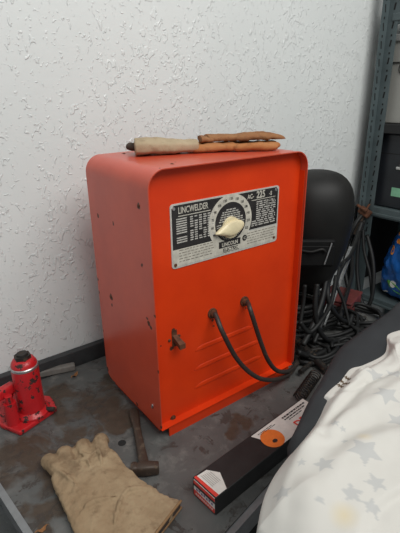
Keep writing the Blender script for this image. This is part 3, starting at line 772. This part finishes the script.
# welding mask
hc = Vector((.655, .125, 0)); ptop = at(322, 168, 1, .13)
hz1 = ptop.z; hz0 = .155
mask = thing('welding_mask', (hc.x, hc.y, hz0), 'black welding mask standing on coiled cable behind the welder', 'welding mask')
bm = nb(); rs = []; nn = 28; fr = Vector((-.62, -.78, 0)).normalized(); sd = Vector((-fr.y, fr.x, 0))
prof = [(0, .030, .020), (.04, .050, .045), (.12, .072, .075), (.25, .095, .100), (.42, .113, .120), (.6, .121, .130), (.76, .120, .130), (.87, .110, .117), (.94, .090, .094), (.98, .062, .066), (1.0, .02, .02)]
for t, a_, b_ in prof:
    z = hz0 + (hz1 - hz0) * t
    rs.append([hc + Vector((0, 0, z)) + sd * a_ * math.copysign(abs(math.cos(w_)) ** .85, math.cos(w_)) + fr * (b_ * math.sin(w_) * (1 if math.sin(w_) > 0 else .55)) + fr * (-.03 * (1 - t)) for w_ in [2 * PI * k / nn for k in range(nn)]])
rings(bm, rs); me = baked(bm, [('SUBSURF', dict(levels=1, render_levels=1))]); obj('shell', me, M['helmet'], mask, True)
# visor window frame on the face
def MK(s, f, z): return hc + sd * s + fr * f + Vector((0, 0, z))
zc = hz0 + (hz1 - hz0) * .46
bm = nb(); box(bm, MK(-.01, .118, zc), (.10, .02, .085), Matrix.Rotation(math.atan2(sd.y, sd.x), 3, 'Z'), .006); obj('visor_frame', bm, M['helmet_dark'], mask)
bm = nb(); box(bm, MK(-.01, .129, zc - .005), (.095, .004, .06), Matrix.Rotation(math.atan2(sd.y, sd.x), 3, 'Z'), .002); obj('visor_window', bm, M['helmet_dark'], mask)
p = at(329, 213, 1, .0); 
k0, k1 = MK(.028, .133, zc + .035), MK(.012, .134, zc - .03)
bm = nb(); cyl(bm, k0, k1, .0022, .0022, 8); obj('lift_lever', bm, M['steel'], mask, label='short bright metal lever')
bm = nb(); tube(bm, [MK(-.06, .128, zc + .012), MK(-.03, .138, zc + .010), MK(.0, .138, zc + .018), MK(.012, .134, zc + .008)], .004, 8, 5); obj('knob', bm, M['helmet'], mask, True)

# rod rack: perforated angle posts and shelves
RX = 1.36
rk = thing('storage_rack', (RX, .1, FZ), 'grey green steel shelving rack with slotted posts against the wall', 'shelving rack')
PY = WY - .012
def post(x, y, sx_, sy_, perf=True):
    bm = nb(); Z1 = 1.75; wv = .05
    f1 = [(x, y), (x + sx_ * wv, y), (x + sx_ * wv, y + sy_ * .003), (x, y + sy_ * .003)]
    box(bm, (x + sx_ * wv / 2, y + sy_ * .0015, (FZ + Z1) / 2), (wv, .003, Z1 - FZ)); box(bm, (x + sx_ * .0015, y + sy_ * wv / 2, (FZ + Z1) / 2), (.003, wv, Z1 - FZ))
    o = obj('post', bm, M['rack'], rk)
    if perf:
        hb_ = nb(); z = -.1
        while z < 1.5:
            if z > .1:
                for dx_, hz_ in ((.017, 0), ):
                    box(hb_, (x + sx_ * .030, y + (-.0004 if sy_ > 0 else -.0034), z), (.007, .0012, .030), Euler((0, .12, 0)))
                    box(hb_, (x + sx_ * .030, y + (-.0004 if sy_ > 0 else -.0034), z + .030), (.007, .0012, .008))
                    box(hb_, (x - sx_ * .0004, y + sy_ * .028, z), (.0012, .007, .026)); box(hb_, (x - sx_ * .0004, y + sy_ * .028, z + .030), (.0012, .006, .007))
            z += .062
        obj('slots', hb_, M['hole'], o)
    return o
# the visible corner post: one flange faces the room, the other faces the bench
post(RX, PY - .052, 1, 1) if False else None
bm = nb(); Z1 = 1.75
PYa = PY - .046
box(bm, (RX - .0225, PYa, (FZ + Z1) / 2), (.045, .003, Z1 - FZ)); box(bm, (RX, PYa - .022, (FZ + Z1) / 2), (.003, .047, Z1 - FZ))
po = obj('post', bm, M['rack'], rk, label='slotted angle post nearest the welder')
bm = nb(); z = .12
while z < 1.45:
    box(bm, (RX - .027, PYa - .0018, z), (.006, .0012, .028), Euler((0, -.18, 0))); box(bm, (RX - .027, PYa - .0018, z + .031), (.007, .0012, .009))
    box(bm, (RX - .0018, PYa - .026, z + .006), (.0012, .006, .024), Euler((.15, 0, 0))); box(bm, (RX - .0018, PYa - .026, z + .034), (.0012, .006, .007)); z += .064
obj('slot', bm, M['hole'], po, kind='stuff')
post(RX, -.80, 1, 1, False); post(RX + .45, -.80, -1, 1, False); post(RX + .45, PY, -1, -1, False)
def shelf(z, th=.035):
    bm = nb(); yc = (PYa - .05 - .79) / 2 + .0; L_ = PYa - .02 + .79
    yc = (PYa - .02 - .79) / 2
    box(bm, (RX + .225, yc, z - .004), (.43, L_, .006)); box(bm, (RX + .006, yc, z - th / 2), (.010, L_, th), None, .002); box(bm, (RX + .445, yc, z - th / 2), (.010, L_, th)); 
    box(bm, (RX - .0015, yc, z - th * .70), (.006, L_, th * .30), None, .002)
    return obj('shelf', bm, M['rack'], rk)
SZ = at(370, 206, 0, RX).z
shelf(SZ, .045); shelf(-.13); 
zu = at(385, 23, 0, RX).z
shelf(zu + .075, .085)
obj('shade_board', box(nb(), (RX + .225, WY - .010, (SZ - .13) / 2), (.44, .008, SZ + .10)), M['leg_dark'], rk, label='dark board added behind the low shelf to hide the pale wall')  # added dark sheet that covers the pale wall behind the shelf
# case with aluminium edges on the shelf, black case below it
cy0, cy1 = -.25, at(387, 90, 0, RX + .03).y
zA = at(388, 36, 0, RX + .03).z; zM = at(388, 123, 0, RX + .03).z
c1 = thing('storage_case', (RX + .2, 0, zM), 'beige panelled case with aluminium edges on the rack', 'case')
obj('body', box(nb(), (RX + .03 + .16, (cy0 + cy1) / 2, (zA + zM) / 2), (.32, cy1 - cy0, zA - zM), None, .004), M['beige'], c1)
bm = nb(); box(bm, (RX + .027, (cy0 + cy1) / 2, zA - .011), (.012, cy1 - cy0 + .012, .026), None, .004); obj('edge_rail', bm, M['alu'], c1)
bm = nb(); box(bm, (RX + .028, (cy0 + cy1) / 2, zM + (zA - zM) * .70), (.008, cy1 - cy0, .003)); obj('panel_seam', bm, M['hole'], c1)
bm = nb(); tube(bm, [(RX + .028, at(402, 68, 0, RX + .028).y + .012 * math.cos(t), at(402, 68, 0, RX + .028).z + .02 * math.sin(t)) for t in [2 * PI * k / 12 for k in range(13)]], .002, 6, 2); obj('pull_ring', bm, M['hole'], c1)
zB = SZ + .001
c2 = thing('tool_case', (RX + .2, 0, zB), 'black tool case with pale green label on the lower rack shelf', 'case')
cyb = at(377, 160, 0, RX + .03).y
obj('body', box(nb(), (RX + .03 + .16, (cy0 + cyb) / 2, (zM - .042 + zB) / 2), (.32, cyb - cy0, zM - .042 - zB), None, .006), M['case_black'], c2)
q0 = at(392, 188, 0, RX + .03); q1 = at(402, 197, 0, RX + .03)
obj('label_sticker', box(nb(), (RX + .029, (q0.y + q1.y) / 2 - .02, (q0.z + q1.z) / 2), (.003, abs(q1.y - q0.y) + .04, abs(q0.z - q1.z) + .006)), M['green_label'], c2)
q0 = at(398, 168, 0, RX + .03); bm = nb(); box(bm, (RX + .026, q0.y - .02, q0.z), (.012, .05, .012), None, .003); box(bm, (RX + .026, q0.y - .018, q0.z + .02), (.008, .014, .04), None, .002); obj('latch', bm, M['alu'], c2)
obj('seam', box(nb(), (RX + .03, (cy0 + cyb) / 2, at(385, 153, 0, RX + .03).z), (.003, cyb - cy0, .003)), M['hole'], c2)
# dark ledge between them
ld = at(375, 127, 0, RX + .01)
shelf_l = obj('ledge', box(nb(), (RX + .18, (cy0 + cyb + .02) / 2, zM - .021), (.36, cyb - cy0 + .05, .038), None, .003), M['leg_dark'], rk)
# galvanised tubes standing in the rack corner
for i, (ua, va, ub, vb, x_) in enumerate(((386.5, 38, 366.5, 203, RX + .012), (383, 62, 370, 203, RX + .026))):
    a_, b_ = at(ua, va, 0, x_), at(ub, vb, 0, x_)
    b_.z = SZ + .002
    o = solo('metal_tube', cyl(nb(), a_, b_, .0085, .0085, 16), M['alu'], ['front silver tube leaning upright in the rack corner', 'rear silver tube leaning upright in the rack corner'][i], 'tube', 'silver tubes in the rack corner', 'auto')
# blue sack on the low shelf
bs = thing('plastic_sack', (RX + .2, .12, -.13), 'blue plastic sack with orange and green print on the low rack shelf', 'sack')
SA = at(371, 292, 0, RX + .03).y + .02; SB = at(394, 222, 0, RX + .03).y + .02
bm = nb(); rs = []
for t in [k / 10 for k in range(11)]:
    z = -.128 + .36 * t; y1 = SA + (SB - SA) * t ; y0 = -.22; x0 = RX + .015 + .03 * (1 - math.sin(PI * min(1, t + .15))); x1 = RX + .30
    f = .93 + .07 * math.sin(PI * t)
    cx, cy = (x0 + x1) / 2, (y0 + y1) / 2
    rs.append([Vector((cx + (x1 - x0) / 2 * math.copysign(abs(math.cos(w_)) ** .5, math.cos(w_)) * f, cy + (y1 - y0) / 2 * math.copysign(abs(math.sin(w_)) ** .5, math.sin(w_)) * f, z)) for w_ in [2 * PI * k / 48 for k in range(48)]])
rings(bm, rs); me = baked(bm, [('SUBSURF', dict(levels=2))]); rumple(me, .012, 12, 3); rumple(me, .004, 40, 5); sackme = me
sk = obj('sack_body', me, M['blue_bag'], bs, True)
from mathutils.bvhtree import BVHTree
def bvh_of(o, base):
    vv = [v.co + base for v in o.data.vertices]; return BVHTree.FromPolygons(vv, [list(p_.vertices) for p_ in o.data.polygons])
sb = bvh_of(sk, Vector(bs.location))
def patch(cx, cy, w_, h_, a_, mat, name='print_mark'):
    """printed shape following the sack surface; placed by its height and depth on the sack"""
    q = at(cx, cy, 0, RX + .03); bm = nb(); pts = []
    for k in range(16):
        t = 2 * PI * k / 16; du = w_ * math.copysign(abs(math.cos(t)) ** .7, math.cos(t)); dv = h_ * math.copysign(abs(math.sin(t)) ** .7, math.sin(t))
        y = q.y + du * math.cos(a_) - dv * math.sin(a_); z = q.z + du * math.sin(a_) + dv * math.cos(a_)
        hit = sb.ray_cast(Vector((RX - .3, y, z)), Vector((1, 0, 0)))
        if hit[0] is None: return
        pts.append(hit[0] + Vector((-.003, 0, 0)))
    prism(bm, pts, (.002, 0, 0)); obj(name, bm, mat, bs)
patch(396, 233, .010, .022, .4, M['bag_orange']); patch(397, 243, .020, .011, 0, M['bag_orange']); patch(390, 251, .009, .02, -.3, M['bag_orange'])
patch(396, 288, .055, .014, .35, M['bag_green']); patch(393, 284, .015, .014, .2, M['label_white']); patch(383, 292, .02, .004, -.4, M['label_white']); 

# rusty ground clamp hanging at the rack corner with cables falling from it
cl = at(365, 212, 0, RX - .03)
gc = thing('ground_clamp', (cl.x, cl.y, cl.z - .02), 'rusty brown cable clamp hung on the rack corner', 'clamp')
bm = nb(); box(bm, cl + Vector((0, 0, 0)), (.03, .055, .035), Euler((.5, .2, .3)), .006); obj('jaw', bm, M['rust'], gc)
bm = nb(); box(bm, cl + Vector((-.01, .02, -.06)), (.022, .03, .10), Euler((.25, .1, .2)), .005); obj('handle', bm, M['hammer'], gc)
bm = nb(); cyl(bm, cl + Vector((-.02, -.02, .01)), cl + Vector((-.02, .03, .03)), .007, .006, 12); obj('bolt', bm, M['rust'], gc)
bm = nb(); tube(bm, [cl + Vector((.0, -.0, .0)), cl + Vector((.03, .0, .03)), cl + Vector((.04, -.0, -.02))], .005, 8, 5); obj('hook', bm, M['rust'], gc, True)

def hang(pts, r, label, mat='gauge_rubber'):
    P = [at(u, v, 0, x) for u, v, x in pts]
    P = [Vector((p_.x, p_.y, max(p_.z, r + .001)) ) if p_.x < XR else p_ for p_ in P]
    return solo('hanging_cable', tube(nb(), P, r, 8, 8), M[mat], label, 'cable', 'black cables hanging right of the welder', True)
hang([(362, 215, 1.32), (355, 225, 1.28), (347, 245, 1.25), (345, 270, 1.2), (350, 295, 1.16), (357, 315, 1.12)], .009, 'black cable curving down the left side of the bundle by the rack')
hang([(364, 220, 1.33), (359, 240, 1.3), (357, 270, 1.27), (361, 300, 1.24), (368, 306, 1.24), (373, 290, 1.26), (373, 262, 1.29), (367, 235, 1.32)], .009, 'black cable hung as a long narrow loop by the rack')
hang([(362, 222, 1.3), (352, 250, 1.22), (340, 280, 1.1), (330, 310, .98), (322, 335, .9), (312, 350, .8)], .010, 'thick black cable running from the clamp down towards the mask')
hang([(363, 230, 1.31), (364, 250, 1.29), (370, 275, 1.27), (372, 300, 1.26)], .007, 'thin black cable straight down the right of the bundle')
def lay(pts, r, label):
    P = [at(u, v, 1, y) for u, v, y in pts]; P = [Vector((p_.x, p_.y, max(p_.z, r + .001))) for p_ in P]
    return solo('hanging_cable', tube(nb(), P, r, 8, 8), M['gauge_rubber'], label, 'cable', 'black cables hanging right of the welder', True)
lay([(360, 232, .34), (350, 256, .26), (336, 268, .16), (328, 285, .08), (330, 305, .05), (342, 320, .05), (352, 322, .07)], .008, 'black cable looping left from the bundle below the mask')
lay([(317, 284, .045), (315, 310, .03), (320, 332, .02), (334, 343, .02), (346, 335, .04), (352, 315, .07)], .008, 'black cable sagging low over the bench below the mask')
lay([(345, 262, .20), (337, 282, .12), (344, 303, .08), (350, 328, .04)], .006, 'thin black cable crossing the bundle under the mask')
lay([(300, 322, .03), (309, 332, .02), (320, 322, .02), (331, 303, .05), (336, 276, .10)], .007, 'black cable rising from the bench near the welder')
lay([(305, 285, .05), (303, 305, .045), (299, 330, .03)], .006, 'thin black cable close beside the welder corner')
lay([(326, 280, .07), (322, 300, .05), (313, 325, .03), (303, 345, .015)], .009, 'thick black cable slanting down from the mask to the bench')
lay([(340, 268, .14), (334, 292, .08), (324, 318, .04), (314, 343, .015)], .0065, 'black cable slanting beside the thick one to the bench')
lay([(352, 250, .30), (352, 275, .22), (345, 300, .12), (338, 325, .05)], .0075, 'black cable running straight down from the clamp to the bench')
lay([(298, 352, .01), (312, 356, .0), (326, 350, .0), (340, 338, .03), (352, 330, .05)], .009, 'black cable lying across the bench right of the welder')
rl = random.Random(4)  # extra cable loops added to darken this lit stretch of bench top
for cx_, cy_, rx_, ry_, lab in ((.60, .01, .09, .05, 'added black cable loop on the bench nearest the welder corner'), (.70, .03, .12, .06, 'added wide black cable loop lying in front of the mask'), (.78, .10, .13, .09, 'added large black cable loop on the bench right of the mask'),
                                (.84, .22, .12, .10, 'added black cable loop lying behind the red plastic box'), (.90, .06, .08, .07, 'added small black cable loop near the end of the bench'), (.66, -.03, .07, .035, 'added flat small black cable loop beside the dark pipe')):
    a0_ = rl.random() * 6; pts = []
    for k in range(40):
        t = a0_ + k * .42; w_ = 1 + .12 * math.sin(k * .9 + cx_ * 20) + .10 * rl.random() - k * .006
        pts.append((min(.985, cx_ + rx_ * w_ * math.cos(t)), min(.40, cy_ + ry_ * w_ * math.sin(t)), .0085 + .011 * (k / 16) + .004 * math.sin(k * 1.7)))
    solo('coiled_cable', tube(nb(), pts, .0065, 7, 3), M['gauge_rubber'], lab, 'cable', 'black cable loops added to darken the bench', True)
# pale steel strut showing between the cables
a_, b_ = at(352, 247, 1, .30), at(322, 325, 1, .085); b_.z = max(b_.z, .012)
bm = nb(); dd = (b_ - a_); 
rotm = dd.to_track_quat('Z', 'Y').to_matrix(); box(bm, (a_ + b_) / 2, (.022, .006, dd.length), rotm, .001)
solo('steel_strut', bm, M['steel'], 'pale flat steel bar leaning among the black cables', 'bar')
# dark bars on the bench
for u0, v0, u1, v1, x0, x1, r, lab in ((296, 341, 327, 371, .62, .60, .0125, 'thick dark pipe lying on the bench right of the welder'), (303, 352, 345, 344, .66, .86, .008, 'thin dark rod lying behind the thick pipe'),
                                    (300, 372, 322, 354, .50, .62, .007, 'short dark rod beside the thick pipe')):
    a_, b_ = on(u0, v0, r + .012), on(u1, v1, r + .001)
    if r == .0125: a_.z = .030
    bm = nb(); cyl(bm, a_, b_, r, r, 16); solo('metal_bar', bm, M['dark_steel'], lab, 'bar', None, 'auto')
# wiry black spring coil
P = []
s0_, s1_ = on(299, 398, .018), on(316, 374, .018)
for k in range(150):
    t = k / 149; c_ = s0_.lerp(s1_, t); dr_ = (s1_ - s0_).normalized(); n_ = Vector((-dr_.y, dr_.x, 0)); w_ = 2 * PI * t * 13
    P.append(c_ + n_ * .016 * math.cos(w_) + Vector((0, 0, .0005 + .0155 * math.sin(w_))))
solo('spring_coil', tube(nb(), P, .0018, 6, 1), M['dark_steel'], 'black wiry coil lying behind the rod carton', 'coil', None, True)
for uu, vv, s_ in ((305, 372, .012), (328, 362, .010), (338, 352, .012), (311, 343, .01)):
    pass
# white scraps and red toolbox
q = on(346, 314, 0)
rb = thing('toolbox', (q.x, q.y + .03, 0), 'dull red plastic box on the bench among the cables', 'box')
obj('body', box(nb(), (q.x + .03, q.y + .05, .025), (.13, .12, .048), Euler((0, 0, .3)), .008), M['red_box'], rb)
obj('lid', box(nb(), (q.x + .03, q.y + .05, .053), (.135, .125, .010), Euler((0, 0, .3)), .005), M['red_box'], rb)
q = at(328, 368, 2, .004)
solo('paper_scrap', box(nb(), q + Vector((0, .0, 0)), (.012, .02, .004), Euler((0, 0, .4))), M['label_white'], 'small white scrap at the end of the thick dark pipe', 'scrap')
q = at(306, 300, 1, .30)
solo('white_bottle', lathe(nb(), [(0, 0), (.03, 0), (.03, .012), (.03, q.z - .01), (.012, q.z + .005), (.012, q.z + .02), (0, q.z + .02)], (q.x, .30, .0008), 24), M['label_white'], 'pale bottle half hidden between welder and mask', 'bottle', None, 'auto')
q = at(388, 305, 2, .0)
# ------------------------------------------------------------ charcoal seat and star blanket
CZ = .33
seat = thing('padded_seat', (.2, -.5, FZ), 'charcoal fabric padded seat standing in front of the bench under the blanket', 'seat')
cp = [at(287, 448, 2, CZ - .02), at(297, 425, 2, CZ - .015), at(307, 400.6, 2, CZ - .01), at(321, 376.6, 2, CZ - .01), at(334.6, 352, 2, CZ - .01), at(345.5, 341.5, 2, CZ - .01), at(367, 326, 2, CZ - .01), at(389, 311, 2, CZ - .01), at(400, 302, 2, CZ - .01)]
cpoly = [Vector((p_.x, p_.y, 0)) for p_ in cp] + [Vector(q_) for q_ in ((.56, -.30, 0), (.585, -.36, 0), (.58, -.50, 0), (.54, -.60, 0), (.40, -.66, 0), (.20, -.70, 0), (.05, -.70, 0), (-.04, -.65, 0), (-.085, -.57, 0), (-.09, -.49, 0))]
cen = sum(cpoly, Vector()) / len(cpoly)
sp = smoothpts(cpoly + [cpoly[0]], 4)[:-1]
def off(poly, d): return [p_ + (cen - p_).normalized() * d for p_ in poly]
bm = nb(); rs = []
for dz, ins in ((-.16, .10), (-.155, .06), (-.14, .035), (-.10, .015), (-.05, .004), (-.02, .0), (-.008, .005), (0, .02), (.002, .05), (.002, .12)):
    rs.append([Vector((p_.x, p_.y, CZ + dz)) for p_ in off(sp, ins)])
rings(bm, rs); me = baked(bm, []); obj('cushion', me, M['charcoal'], seat, True)
for x, y in ((.08, -.60), (.08, -.47), (.44, -.42), (.44, -.58)):
    bm = nb(); cyl(bm, (x, y, FZ), (x, y, CZ - .15), .014, .014, 12); obj('leg', bm, M['frame_dark'], seat)

# blanket: dense cloth sheet, high over the cushion and falling over its near and left sides
BZ = CZ + .012
bo = [at(u, v, 2, BZ - z_) for u, v, z_ in ((257, 533, .035), (262, 505, .035), (270, 485, .035), (283, 465, .033), (301, 442, .03), (311, 425, .026), (324, 402, .022), (340, 385, .016), (350, 372, .014), (363, 367, .012), (383, 356, .010), (387, 345, .008), (388, 334, .006), (401, 329, .006))]
bo = [Vector((p_.x, p_.y, 0)) for p_ in bo] + [Vector(q_) for q_ in ((.43, -.36, 0), (.50, -.42, 0), (.52, -.52, 0), (.46, -.63, 0), (.30, -.70, 0), (.12, -.72, 0), (-.03, -.70, 0), (-.12, -.66, 0), (-.165, -.59, 0))]
bsp = smoothpts(bo + [bo[0]], 14)[:-1]; nB = len(bsp)
bc = Vector((.10, -.53, 0))
def side_fall(i):
    """1 where the cloth hangs over the side, 0 where it ends on the cushion"""
    u = i / nB * len(bo)
    if u < 4.5: return 1.0
    if u < 6.5: return 1 - (u - 4.5) / 2
    if u < 14: return 0.0
    if u < 16: return (u - 14) / 2
    return 1.0
ridges = []
for pts, amp, wd in ([[(398, 350), (372, 372), (345, 395), (322, 420), (306, 447)], .0075, .010], [[(402, 372), (368, 388), (340, 412), (322, 440)], -.006, .009], [[(402, 392), (372, 410), (340, 425), (300, 452)], .007, .013],
                     [[(402, 428), (372, 433), (345, 446), (312, 480)], -.004, .014], [[(402, 448), (365, 452), (330, 475), (300, 520)], .007, .022], [[(388, 336), (380, 350), (360, 370)], .010, .006], [[(300, 450), (285, 480), (275, 520)], .004, .008],
                     [[(338, 382), (350, 384), (366, 375)], .004, .004], [[(330, 392), (345, 396), (365, 388)], -.004, .004]):
    P_ = [at(u, v, 2, BZ) for u, v in pts]; ridges.append(([Vector((p_.x, p_.y)) for p_ in smoothpts(P_, 4)], amp, wd))
def folds(x, y):
    f = .004 * nz((x, y, 2), 9) + .003 * nz((x, y, 5), 24) + .0012 * nz((x, y, 9), 60)
    q_ = Vector((x, y))
    for pl_, amp, wd in ridges:
        best = 1e9
        for a_, b_ in zip(pl_[:-1], pl_[1:]):
            ab = b_ - a_; t = max(0, min(1, (q_ - a_).dot(ab) / ab.dot(ab))); best = min(best, (q_ - a_ - ab * t).length)
        if best < wd * 3: f += amp * math.exp(-(best / wd) ** 2)
    return f
NR = 60
bm = nb(); grid = []
hemline = [at(u, v, 2, BZ + .02) for u, v in ((362, 533), (367, 517), (378, 503), (390, 493), (401, 487), (410, 482))]
def hem_d(x, y):
    best = 1e9; sgn = 1
    for p_, q_ in zip(hemline[:-1], hemline[1:]):
        ab = Vector((q_.x - p_.x, q_.y - p_.y)); ap = Vector((x - p_.x, y - p_.y)); t = max(0, min(1, ap.dot(ab) / ab.dot(ab)))
        dd_ = ap - ab * t; l_ = dd_.length
        if l_ < best: best = l_; sgn = 1 if ab.x * ap.y - ab.y * ap.x > 0 else -1
    return best * sgn
HS = -1 if hem_d(at(400, 533, 2, BZ).x, at(400, 533, 2, BZ).y) > 0 else 1
for r_ in range(NR + 1):
    t = r_ / NR; row = []
    for i, p_ in enumerate(bsp):
        q_ = bc.lerp(p_, t) ; s = side_fall(i)
        z = BZ + .010 * (1 - t ** 2) + folds(q_.x, q_.y) * (1 - .8 * t ** 8)
        ed_ = max(0, (t - .70) / .30)
        z -= s * .030 * ed_ ** 2
        z -= (1 - s) * .018 * ed_ ** 2
        z = max(z, CZ + .004) if s < .3 else z
        h_ = hem_d(q_.x, q_.y)
        h_ *= HS; z += .008 / (1 + math.exp(-max(-.05, min(.05, h_)) * 1400)) * (1 - t ** 6)
        row.append(bm.verts.new((q_.x, q_.y, z)))
        if r_ == 0: break
    grid.append(row)
for i in range(nB): bm.faces.new((grid[0][0], grid[1][i], grid[1][(i + 1) % nB]))
for r_ in range(1, NR):
    for i in range(nB): bm.faces.new((grid[r_][i], grid[r_ + 1][i], grid[r_ + 1][(i + 1) % nB], grid[r_][(i + 1) % nB]))
# falling skirt
prev = grid[-1]
for k in range(1, 15):
    row = []
    for i, p_ in enumerate(bsp):
        s = side_fall(i); n_ = (p_ - bc).normalized(); t = k / 14; L_ = .002 + .20 * s
        wv = .010 * s * t * math.sin(i * .22) ; base = prev0 = grid[-1][i].co
        row.append(bm.verts.new((base.x + n_.x * (wv - .012 * t * (1 - s) * 0 + .003 * s * math.sin(min(1, t * 3) * PI / 2)), base.y + n_.y * (wv + .003 * s * math.sin(min(1, t * 3) * PI / 2)), base.z - L_ * t)))
    for i in range(nB): bm.faces.new((prev[i], row[i], row[(i + 1) % nB], prev[(i + 1) % nB]))
    prev = row
bme = baked(bm, [('SUBSURF', dict(levels=1)), ('SOLIDIFY', dict(thickness=.0025, offset=-1))])
# printed grey stars as a colour attribute of the cloth
stars = []
for u, v, r_ in ((364, 454, 14), (324, 465, 9), (376, 484, 9), (352, 494, 9), (386, 398, 11), (283, 483, 8), (267, 518, 8), (372, 506, 8), (398, 420, 9), (335, 423, 4), (302, 459, 4), (376, 373, 8), (395, 372, 8), (343, 428, 3), (290, 430, 3), (345, 440, 3), (320, 500, 4)):
    q = at(u, v, 2, BZ + .015); stars.append((q.x, q.y, r_ / FPX * (q - CAM).length * 1.15, random.random() * 2))
for k in range(26): stars.append((random.uniform(.15, .5), random.uniform(-.7, -.43), .013 + .006 * random.random(), random.random() * 2))
att = bme.color_attributes.new('print', 'FLOAT_COLOR', 'POINT')
def star_in(dx, dy, R_, a_):
    r_ = math.hypot(dx, dy)
    if r_ > R_: return 0
    t = (math.atan2(dy, dx) + a_) % (2 * PI / 5); t = abs(t - PI / 5); k_ = .46
    # boundary between tip (t=PI/5) and notch (t=0)
    x1, y1 = k_, 0; x2, y2 = math.cos(PI / 5), math.sin(PI / 5)
    den_ = math.cos(t) * (y2 - y1) - math.sin(t) * (x2 - x1); rb_ = (x1 * (y2 - y1) - y1 * (x2 - x1)) / den_
    return 1.0 if r_ / R_ < rb_ else 0
bq = [at(u, v, 2, BZ) for u, v in ((343, 379), (348, 376), (346, 385), (341, 384))]
st = at(345, 510, 2, BZ + .02); st2 = at(364, 436, 2, BZ + .02)
for i, v_ in enumerate(bme.vertices):
    x, y = v_.co.x, v_.co.y; g_ = 0
    for sx0, sy0, R_, a_ in stars:
        if abs(x - sx0) < R_ and abs(y - sy0) < R_: g_ = max(g_, star_in(x - sx0, y - sy0, R_, a_))
    if v_.co.z < BZ - .06: g_ = 1.0 if (nz((x, y, v_.co.z), 30) > .42) else 0
    br = 0
    for j, b in enumerate(bq):
        dx, dy = x - b.x, y - b.y; c1_ = (dx * .5 + dy * .87); c2_ = (-dx * .87 + dy * .5)
        if abs(c1_) < .010 and abs(c2_) < .0022 + .001 * math.sin(c1_ * 900): br = 1
    stn = max(0, 1 - math.hypot(x - st.x, y - st.y) / .018) + .7 * max(0, 1 - math.hypot(x - st2.x, y - st2.y) / .012)
    att.data[i].color = (g_, br, min(1, stn), 1)
m = NT('star_print_cotton'); va = m.n.new('ShaderNodeVertexColor'); va.layer_name = 'print'
sp_ = m.n.new('ShaderNodeSeparateColor'); m.link(va.outputs['Color'], sp_.inputs[0])
base = m.mix(m.noise(8), (.54, .52, .485), (.60, .58, .54)); c_ = m.mix(m.math('MULTIPLY', sp_.outputs[0], .52), base, (.36, .37, .38))
c_ = m.mix(sp_.outputs[1], c_, (.12, .085, .055)); c_ = m.mix(m.math('MULTIPLY', sp_.outputs[2], .6), c_, (.62, .50, .28))
m.color(c_); m.val('Roughness', .9); m.val('Specular IOR Level', .1); m.bump(m.noise(900, 2), .15, .0006); M['blanket'] = m.m
bl = obj('star_blanket', bme, M['blanket'], None, True)
bl['label'] = 'cream white blanket printed with grey stars draped over the dark seat'; bl['category'] = 'blanket'
bl.data.transform(Matrix.Translation((-.1, .5, -CZ))); bl.location = (.1, -.5, CZ)
